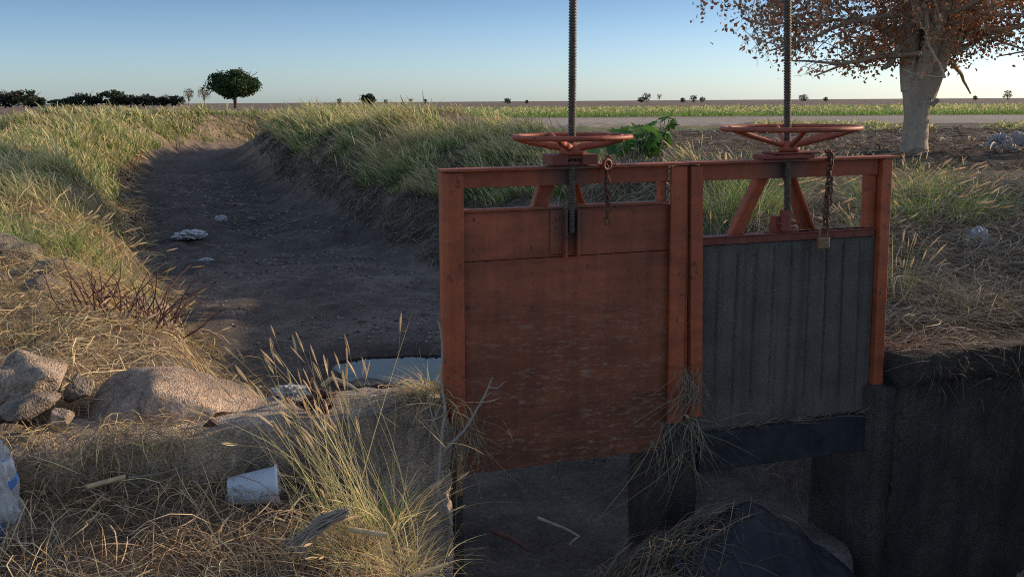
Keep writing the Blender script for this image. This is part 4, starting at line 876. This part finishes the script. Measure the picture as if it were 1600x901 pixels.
def join_into(a, b_):
    def rd_(o):
        me = o.data; v = np.empty(len(me.vertices)*3, np.float32); me.vertices.foreach_get('co', v); f = np.empty(len(me.loops), np.int32); me.loops.foreach_get('vertex_index', f)
        c = np.empty(len(me.vertices)*4, np.float32); me.color_attributes['col'].data.foreach_get('color', c); return v.reshape(-1, 3), f.reshape(-1, 4), c.reshape(-1, 4)[:, :3]
    v1, f1, c1 = rd_(a); v2, f2, c2 = rd_(b_)
    me = npmesh(a.name, np.concatenate([v1, v2]), np.concatenate([f1, f2+len(v1)]), np.concatenate([c1, c2])); me.materials.append(M_grass); a.data = me
    bpy.data.objects.remove(b_)
def clump(name, px, py, Y, rad, n, h0, h1, label, seed, cols=GREEN, seedh=.5, lean=.2, bend=.45, az=None, cat='grass', wd=.0035, base=None):
    r = np.random.default_rng(seed); p = at_y(px, py, Y); z0 = hz(p[0], p[1]) if base is None else p[2]
    o = empty(name, (p[0], p[1], z0), label=label, cat=cat)
    x = r.normal(0, rad, n); y = r.normal(0, rad*.7, n); h = r.uniform(h0, h1, n)
    zt = (H(x+p[0], y+p[1])-z0) if base is None else np.zeros(n)
    a = (np.arctan2(y, x)+r.normal(0, .7, n)) if az is None else r.normal(az, .9, n)
    P, side = blade_paths(x, y, zt-.01, h, np.abs(r.normal(lean, .12, n)), np.abs(r.normal(bend, .22, n)), 6, a, r)
    c1 = pick(cols, n, r=r)
    wv_ = max(wd, Y*.0006)*r.uniform(.6, 1.3, n); sh = (r.uniform(0, 1, n) < seedh) & (h > h0+.35*(h1-h0))
    ribbons('blades', P[~sh], wv_[~sh], side[~sh], c1[~sh], M_grass, [1, 1, .9, .75, .5, .06], c1[~sh]*1.2, parent=o)
    if sh.any():
        st_ = ribbons('seed_stems', P[sh], wv_[sh]*.55, side[sh], c1[sh]*.5+pick(TAN, sh.sum(), r=r)*.5, M_grass, [1, .9, .8, .7, .6, .5], parent=o)
        # seed heads: short bottlebrush made of several narrow ribbons
        Q = P[sh][:, -2:].copy(); LQ = np.linalg.norm(Q[:, 1]-Q[:, 0], axis=1)[:, None]; Q[:, 0] = Q[:, 1]-(Q[:, 1]-Q[:, 0])/LQ*np.minimum(LQ, .085 if Y < 5 else .12); m = len(Q); rep = 9; t = np.linspace(0, 1, 4)[None, :, None]
        B_ = Q[:, :1]*(1-t)+(Q[:, 1:])*t; B_ = np.repeat(B_, rep, 0); jj = r.normal(0, wd*.7, (m*rep, 1, 3))
        B_ = B_ + jj*np.array([0, .8, 1, .3])[None, :, None]
        sd2 = unit(r.normal(0, 1, (m*rep, 3))); hd_ = ribbons('seed_heads', B_, np.full(m*rep, max(wd*.75, Y*.0005)), sd2, pick([(.80, .60, .36), (.66, .46, .27), (.88, .70, .44)], m*rep, r=r), M_grass, [.4, 1, .9, .2], parent=o)
        join_into(st_, hd_)
    return o
DRY = [(.66, .50, .27), (.54, .40, .21), (.74, .60, .34), (.34, .36, .13)]
clump('grass_clump', 560, 868, 3.40, .09, 150, .10, .26, 'low dry tuft at the foot of the tall seeding clump', 50, DRY, .1, .5, .8, base=1)
clump('grass_clump', 560, 830, 3.46, .085, 130, .30, .84, 'tall seeding clump of golden grass in front of the ledge', 51, [(.62, .52, .25), (.36, .38, .15), (.74, .60, .33)], .75, .30, .16, R(178), base=1)
clump('grass_clump', 628, 885, 3.22, .075, 240, .05, .16, 'short broken dry tuft at the bottom edge beside the canal', 52, DRY, 0, .5, .9, base=1)
clump('grass_clump', 610, 815, 3.45, .06, 90, .10, .27, 'green-centred dry tuft right of the tall seeding clump', 53, DRY+[(.12, .24, .04)], .1, .35, .7, base=1)
clump('grass_clump', 280, 690, 3.82, .10, 120, .05, .15, 'sunlit short straw tuft hanging over the ledge edge', 54, DRY, 0, .7, 1.1, R(-80), base=1)
clump('grass_clump', 674, 610, 4.3, .03, 150, .05, .17, 'small sunlit straw tuft against the left gate post', 55, DRY, 0, .6, .9, base=1)
clump('grass_clump', 1130, 345, 7.4, .22, 420, .3, .75, 'green and tan grass clump seen through the right gate opening', 56, GREEN+[(.46, .40, .22)], .3, .2, .5)
clump('grass_clump', 1185, 350, 7.6, .15, 200, .3, .6, 'smaller grass clump behind the left brace of the right gate', 57, GREEN+[(.46, .40, .22)], .3, .2, .5)
clump('grass_clump', 1358, 350, 7.0, .07, 60, .2, .45, 'few grass blades seen left of the right post', 58, GREEN+[(.46, .40, .22)], .4, .2, .4)
clump('grass_clump', 1398, 470, 5.9, .05, 40, .25, .5, 'upright weed with yellow blades against the right post', 59, [(.34, .34, .12), (.2, .3, .07)], .7, .06, .15)
clump('grass_clump', 1440, 350, 7.8, .30, 520, .2, .5, 'broad green grass patch on the right bank beside the post', 60, GREEN, .2, .3, .6)
clump('grass_clump', 1415, 300, 8.6, .22, 240, .25, .55, 'sunlit yellow-green grass at the top of the right bank', 61, [(.34, .34, .10), (.18, .28, .06)], .4, .3, .5)
clump('grass_clump', 1510, 275, 10.5, .35, 320, .12, .30, 'low green grass beside the bare patch on the right', 62, [(.28, .32, .09), (.16, .26, .06)], .2, .5, .7)
clump('grass_clump', 1560, 500, 5.75, .17, 340, .25, .55, 'arching pale straw clump at the right edge on the bank', 63, [(.44, .36, .24), (.34, .27, .18)], 0, .5, 1.2, R(200))
clump('grass_clump', 1380, 235, 15, .3, 40, .2, .42, 'sparse weed in the bare soil left of the tree trunk', 64, GREEN, .3, .2, .5)
clump('grass_clump', 1312, 232, 15, .2, 50, .2, .45, 'pale dry weed in the bare soil behind the right handwheel', 65, TAN, .5, .1, .3)
clump('grass_clump', 60, 480, 6.6, .3, 420, .12, .35, 'dry golden tuft over the boulders at the left edge', 66, DRY, .1, .6, 1.0)
clump('grass_clump', 30, 560, 5.0, .25, 360, .1, .3, 'dry golden tuft behind the largest boulder', 67, DRY, .1, .6, 1.0)
clump('grass_clump', 140, 440, 7.6, .35, 420, .12, .38, 'dry golden tuft above the dark twigs', 68, DRY, .1, .6, 1.0)
clump('grass_clump', 40, 380, 8.2, .5, 620, .2, .5, 'bright sunlit green grass tuft at the left edge', 69, GREEN+[(.36, .36, .12)], .3, .35, .6)

# broad-leaved plant beyond the gate
def broadleaf(name, px, py, Y, n, sp, h, label, seed, lf=.16):
    r = np.random.default_rng(seed); p = at_y(px, py, Y); z0 = hz(p[0], p[1]); o = empty(name, (p[0], p[1], z0), label=label, cat='plant')
    mb = MB(); Vs = []; Fs = []; Cs = []
    for i in range(n):
        a = r.uniform(0, 6.28); q = sp*r.uniform(.2, 1); top = Vector((q*math.cos(a), q*math.sin(a), h*r.uniform(.55, 1)))
        mb.tube([Vector((top.x*.15, top.y*.15, 0)), Vector((top.x*.6, top.y*.6, top.z*.7)), top], .006, 5)
        s = lf*r.uniform(.6, 1.2); tilt = unit(np.array([[r.normal(0, .6), r.normal(-.3, .6), 1.]]))[0]
        u_ = unit(np.cross(tilt, [math.sin(a), -math.cos(a), 0])[None])[0]; v_ = np.cross(tilt, u_); c = np.array(top); b0 = len(Vs)
        m = 14; Vs.append(c-tilt*s*.12)
        for k in range(m):   # palmate lobed outline
            w_ = 2*math.pi*k/m; rr = s*(1.0 if k % 2 == 0 else .55); Vs.append(c+(u_*math.cos(w_)+v_*math.sin(w_))*rr-tilt*s*.1*(k % 2 == 0))
        for k in range(m): Fs.append((b0, b0+1+k, b0+1+(k+1) % m))
        Cs += [np.array([.09, .20, .035])*r.uniform(.6, 1.5)]*(m+1)
    mb.build('stems', M_twig, o); me = npmesh('leaves', np.array(Vs), np.array(Fs), np.array(Cs)); link('leaves', me, M_leaf, o)
    return o
broadleaf('castor_plant', 985, 222, 12.5, 40, .50, .80, 'bright green broad-leaved plant behind the left handwheel', 71, .13)
broadleaf('castor_plant', 1030, 228, 12.5, 20, .18, .78, 'smaller broad-leaved plant right of the bright green one', 72, .11)
broadleaf('castor_plant', 925, 208, 14.5, 12, .14, .30, 'tiny broad-leaved sprout just right of the left screw stem', 73, .08)

# ------------------------------------------------------------------ trees
def tree_near():
    cx, cy = at_y(1428, 235, 22)[:2]; z0 = hz(cx, cy)
    t = empty('tree', (cx, cy, z0), label='large half-bare tree with rusty brown leaves and a pale forked trunk', cat='tree')
    r = random.Random(3); mb = MB(); ends = []
    def limb(p, d, L, r0_, r1_, k=7, wob=.12, grav=0):
        pts = [Vector(p)]; d = Vector(d).normalized()
        for i in range(k):
            d = (d+Vector((r.gauss(0, wob), r.gauss(0, wob), r.gauss(0, wob)+grav))).normalized(); pts.append(pts[-1]+d*L/k)
        if r0_ > .02 or pts[-1].z > np.interp(pts[-1].x, [-5, -3.4, -1, .4, 3], [2.6, 1.75, 1.7, 2.1, 2.2]): mb.tube(pts, list(np.linspace(r0_, r1_, k+1)), 10 if r0_ > .05 else 5)
        return pts, d
    # trunk
    mb.tube([(0, 0, -.3), (0, 0, 0), (0, 0, .25), (.01, 0, .8), (-.02, 0, 1.25), (-.02, 0, 1.6)], [.36, .33, .285, .27, .30, .36], 18)
    mains = []
    for p, d, L, a, b_ in [((-.13, 0, 1.4), (-.12, .05, 1), 3.2, .25, .13), ((.06, .08, 1.35), (.06, .25, 1), 3.6, .24, .12), ((.15, -.03, 1.25), (.30, -.05, 1), 3.4, .23, .12), ((.0, -.12, 1.4), (.05, -.25, 1), 3.0, .20, .10)]:
        pts, dd = limb(p, d, L, a, b_, 7, .05); mains.append((pts, dd, b_))
    mb.tube([(-.28, -.05, 2.15), (-.5, -.12, 2.35), (-.62, -.15, 2.2), (-.78, -.2, 1.95), (-.88, -.2, 1.88)], [.10, .09, .085, .075, .05], 8)
    mb.tube([(.28, -.1, 1.05), (.36, -.14, 1.15), (.40, -.16, 1.2)], [.06, .055, .045], 8)
    for pts, dd, b_ in mains:
        for j in range(13):
            i = r.randrange(2, len(pts)); a = r.uniform(0, 6.28); out = Vector((math.cos(a), math.sin(a), r.uniform(-.05, .7)))
            q, d2 = limb(pts[i], out, r.uniform(2.2, 4.4), r.uniform(.045, .09), .018, 8, .16, -.01)
            for m in range(7):
                ii = r.randrange(2, len(q)); a2 = r.uniform(0, 6.28)
                q2, d3 = limb(q[ii], Vector((math.cos(a2), math.sin(a2), r.uniform(-.3, .4))), r.uniform(.8, 1.8), .018, .006, 5, .2, -.06); ends.append(q2)
                for e in range(2):
                    s_ = q2[r.randrange(1, len(q2))]; q3, _ = limb(s_, Vector((r.gauss(0, .4), r.gauss(0, .4), -.5)), r.uniform(.4, 1.1), .006, .003, 4, .2, -.12); ends.append(q3)
    # extra drooping curtains around the skirt
    for (px, py, n_) in [(1150, 30, 10), (1200, 60, 9), (1180, 85, 4), (1230, 85, 4), (1330, 70, 10), (1300, 45, 9), (1370, 60, 6), (1490, 60, 9), (1505, 85, 4), (1260, 50, 10), (1110, 45, 3)]:
        for k in range(n_):
            dy = r.uniform(-2.5, 2.5); p = at_y(px+r.gauss(0, 22), py-r.uniform(28, 75), cy+dy); q3, _ = limb(Vector((p[0]-cx, p[1]-cy, p[2]-z0)), Vector((r.gauss(0, .5), r.gauss(0, .4), -.35)), r.uniform(.6, 1.3), .007, .003, 5, .22, -.12); ends.append(q3)
    mb.build('trunk', M_bark, t)
    rr = np.random.default_rng(9); Pt = []
    for q in ends:
        for k in range(42):
            i = rr.integers(1, len(q)); a = q[i-1].lerp(q[i], rr.random()); Pt.append((a.x+rr.normal(0, .09), a.y+rr.normal(0, .09), a.z+rr.normal(-.03, .09)))
    Pt = np.array(Pt); g = fbm(Pt[:, 0]*1.3+40, Pt[:, 2]*1.6+Pt[:, 1]*.7+40, 3)+.5; Pt = Pt[(rr.random(len(Pt)) < np.clip((g-.30)*4, .12, 1)) & (Pt[:, 2] > np.interp(Pt[:, 0], [-5.5, -4.6, -3.4, -2.4, -1.4, -.6, .4, 1.2, 1.7, 3], [2.9, 2.7, 2.0, 2.45, 1.8, 1.85, 2.3, 2.0, 2.5, 2.2])+rr.normal(0, .2, len(Pt)))]
    q_ = unit(rr.normal(0, 1, (46000, 3)))*rr.uniform(.3, 1, (46000, 1))**.5*np.array([4.7, 4.7, 2.2])+np.array([0, 0, 5.9]); q_ = q_[(fbm(q_[:, 0]*.9+7, q_[:, 1]*.9+q_[:, 2]*.5, 3) > -.06) & (q_[:, 2] > 4.0)]; Pt = np.concatenate([Pt, q_])  # unseen upper leaf mass, added so the crown shades the left bank
    col = pick([(.56, .22, .12), (.46, .19, .10), (.62, .34, .18), (.36, .25, .15), (.32, .29, .17)], len(Pt), [.3, .2, .15, .15, .2], r=rr)
    leaves('crown', Pt, rr.uniform(.06, .14, len(Pt)), col, M_leaf, .8, t, .32, rr)
    return t
tree_near()
def tree_mid():   # neighbour whose skirt shows at the top right corner
    cx, cy = 15.9, 23.0; z0 = hz(cx, cy); t = empty('tree', (cx, cy, z0), label='neighbouring tree whose hanging crown enters at the top right corner', cat='tree')
    r = random.Random(13); mb = MB(); mb.tube([(0, 0, -.2), (0, 0, .3), (0, 0, 2), (.1, 0, 3.4)], [.34, .28, .26, .2], 14); ends = []
    for j in range(46):
        a = r.uniform(0, 6.28); d = Vector((math.cos(a), math.sin(a), r.uniform(0, 1))).normalized(); pts = [Vector((0, 0, r.uniform(1.9, 3.3)))]
        for i in range(8): d = (d+Vector((r.gauss(0, .13), r.gauss(0, .13), r.gauss(0, .1)-.02))).normalized(); pts.append(pts[-1]+d*.52)
        mb.tube(pts, list(np.linspace(.07, .015, 9)), 6)
        for m in range(8):
            s_ = pts[r.randrange(3, 9)]; q = [s_]; d2 = Vector((r.gauss(0, .6), r.gauss(0, .6), -.2))
            for i in range(4): d2 = (d2.normalized()+Vector((r.gauss(0, .2), r.gauss(0, .2), -.15))); q.append(q[-1]+d2.normalized()*.3)
            mb.tube(q, [.01, .008, .006, .005, .003], 4); ends.append(q)
    mb.build('trunk', M_bark, t); rr = np.random.default_rng(19); Pt = []
    for q in ends:
        for k in range(26): i = rr.integers(1, len(q)); a = q[i-1].lerp(q[i], rr.random()); Pt.append((a.x+rr.normal(0, .08), a.y+rr.normal(0, .08), a.z+rr.normal(0, .08)))
    Pt = np.array(Pt); leaves('crown', Pt, rr.uniform(.05, .12, len(Pt)), pick([(.22, .09, .05), (.16, .12, .06), (.14, .14, .07)], len(Pt), r=rr), M_leaf, .8, t, .32, rr)
tree_mid()
def tree_low():  # out-of-view tree, added to cast the shade on the straw bank
    cx, cy = 19.5, 14.6; z0 = hz(cx, cy); t = empty('tree', (cx, cy, z0), label='low dense tree standing beyond the right edge of the photo, shading the straw bank', cat='tree')
    rd = random.Random(3); mb = MB(); mb.tube([(0, 0, -.2), (0, 0, 1), (.1, 0, 2.2)], [.22, .18, .12], 10)
    for j in range(16):
        a = rd.uniform(0, 6.28); mb.tube([(0, 0, 1.2), (math.cos(a)*.9, math.sin(a)*.9, 2.4), (math.cos(a)*2, math.sin(a)*2, rd.uniform(2.4, 5))], [.09, .05, .01], 6)
    mb.build('trunk', M_bark, t); rr = np.random.default_rng(5); cc_ = unit(rr.normal(0, 1, (60, 3)))*rr.uniform(.2, 1, (60, 1))*np.array([2.2, 2.2, 1.5])+np.array([0, 0, 3.55])
    i = rr.integers(0, 60, 15000); Pt = cc_[i]+rr.normal(0, .33, (15000, 3)); leaves('crown', Pt, rr.uniform(.08, .16, 15000), pick([(.07, .1, .04)], 15000, r=rr), M_leaf, .6, t, .35, rr)
tree_low()
def far_tree(px, pyb, wpx, hpx, D, label, seed, kind='round', col=(.045, .065, .03), n=2600, group='trees along the far horizon', trunkf=.22):
    p = at_y(px, pyb, D); s = D/F; Wd = wpx*s; Ht = hpx*s; z0 = p[2] if False else hz(p[0], p[1])
    r = np.random.default_rng(seed); t = empty('tree', (p[0], p[1], min(z0, p[2]+.0*s)), label=label, cat='tree', group=group)
    Ht = Ht + max(0, p[2]-t.location.z)
    mb = MB(); rd = random.Random(seed)
    mb.tube([(0, 0, -.3), (0, 0, Ht*trunkf), (Wd*.02, 0, Ht*.6)], [Wd*.035, Wd*.028, Wd*.012], 7)
    for k in range(7 if kind != 'bare' else 26):
        a = rd.uniform(0, 6.28); e = rd.uniform(.25, .5) if kind != 'bare' else rd.uniform(.2, .5)
        z_ = Ht*rd.uniform(trunkf*.8, .6); q = [Vector((0, 0, z_)), Vector((math.cos(a)*Wd*e*.5, math.sin(a)*Wd*e*.5, z_+(Ht-z_)*.45)), Vector((math.cos(a)*Wd*e, math.sin(a)*Wd*e, z_+(Ht-z_)*rd.uniform(.6, 1)))]
        mb.tube(q, [Wd*.016, Wd*.01, Wd*.004], 5)
    mb.build('trunk', M_bark if kind == 'bare' else M_twigd, t)
    if kind == 'bare': n = int(n*.18)
    # clustered foliage
    nc = 110 if kind == 'round' else 34
    cc_ = []
    while len(cc_) < nc:
        v = r.uniform(-1, 1, 3)
        if np.linalg.norm(v) < 1: cc_.append(v)
    cc_ = np.array(cc_); ctr = np.array([0, 0, Ht*(trunkf*.8+(1-trunkf*.8)*.5)]); ax = np.array([Wd*.40, Wd*.40, Ht*(1-trunkf*.8)*.40])
    i = r.integers(0, nc, n); v = unit(r.normal(0, 1, (n, 3)))*r.uniform(.6, 1, (n, 1)); q = ctr+cc_[i]*ax+v*np.array([Wd*.14, Wd*.14, Ht*.13])*r.uniform(.5, 1.2, (nc, 1))[i]
    shade = r.uniform(.6, 1.3, nc)[i][:, None]
    leaves('crown', q, np.full(n, Wd*(.024 if kind == 'round' else .035)+.0012*D*.3)*r.uniform(.6, 1.3, n), pick([col], n, r=r)*shade, M_leaf, .2, t, .5, r)
    return t
far_tree(368, 166, 88, 56, 300, 'lone dark green round-crowned tree, largest on the horizon', 101, 'round', (.05, .085, .03), 17000, trunkf=.30)
k = 0
for px, py, wd, ht, kd, lb in [(8, 163, 40, 20, 'bush', 'leftmost dark tree of the row, cut by the photo edge'), (38, 163, 54, 23, 'bush', 'broad olive tree second from the left edge'), (62, 163, 20, 12, 'bush', 'low bush at the right end of the leftmost tree pair'),
        (100, 163, 46, 9, 'bush', 'low scrub between the left tree pair and the dark hedge'), (128, 163, 34, 21, 'bush', 'taller pale tree at the left end of the dark hedge'), (150, 163, 24, 14, 'bush', 'small dark tree right of the taller hedge-end tree'),
        (176, 163, 46, 22, 'bush', 'peaked dark tree in the middle of the hedge'), (204, 163, 34, 15, 'bush', 'rounded dark tree right of the peaked one'), (226, 163, 38, 16, 'bush', 'flat dark tree in the right half of the hedge'),
        (252, 163, 24, 12, 'bush', 'small tree in the gap before the round hedge-end tree'), (275, 163, 30, 16, 'bush', 'round dark bush beside the first bare tree'), (258, 162, 10, 16, 'bush', 'thin spindly tree rising over the hedge gap'),
        (295, 163, 20, 26, 'bare', 'first grey leafless tree left of the lone round tree'), (320, 163, 22, 27, 'bare', 'second leafless tree touching the lone round tree'),
        (530, 160, 7, 7, 'bush', 'tiny tree left of the flat-topped one'), (575, 160, 25, 14, 'bush', 'small flat-topped dark tree between the banks'), (603, 160, 6, 5, 'bush', 'tiny bush right of the flat-topped tree'),
        (642, 161, 10, 8, 'bare', 'small bare leaning tree mid horizon'), (664, 160, 6, 6, 'bush', 'tiny bush right of the leaning bare tree'), (793, 160, 12, 7, 'bush', 'small dark bush left of the left screw stem'), (823, 160, 5, 4, 'bush', 'very small bush nearest the left screw stem'),
        (1002, 157, 12, 6, 'bush', 'low bush left of the pale round tree'), (1010, 157, 12, 15, 'bush', 'taller dark tree midway between the screw stems'), (1030, 157, 11, 11, 'bare', 'thin pale tree right of the taller dark tree'), (1067, 156, 8, 4, 'bush', 'low bush left of the pair of dark bushes'),
        (1083, 156, 11, 8, 'bush', 'left one of the pair of dark bushes'), (1097, 156, 9, 6, 'bush', 'right one of the pair of dark bushes'), (1255, 154, 14, 7, 'bush', 'flat dome-shaped bush right of the right screw stem'), (1290, 154, 7, 3, 'bush', 'tiny bush left of the big tree trunk'),
        (1524, 153, 7, 4, 'bush', 'tiny bush right of the big tree trunk'), (1574, 153, 13, 13, 'bush', 'small square-topped tree at the far right')]:
    k += 1; D = 420 if px < 330 else 520
    far_tree(px, py, wd*(1.22 if kd == 'bush' else 1), ht, D, lb, 200+k, kd, (.045, .058, .035) if px != 38 else (.07, .085, .04), 2600 if wd > 15 else 600, trunkf=.03 if kd == 'bush' else .3)
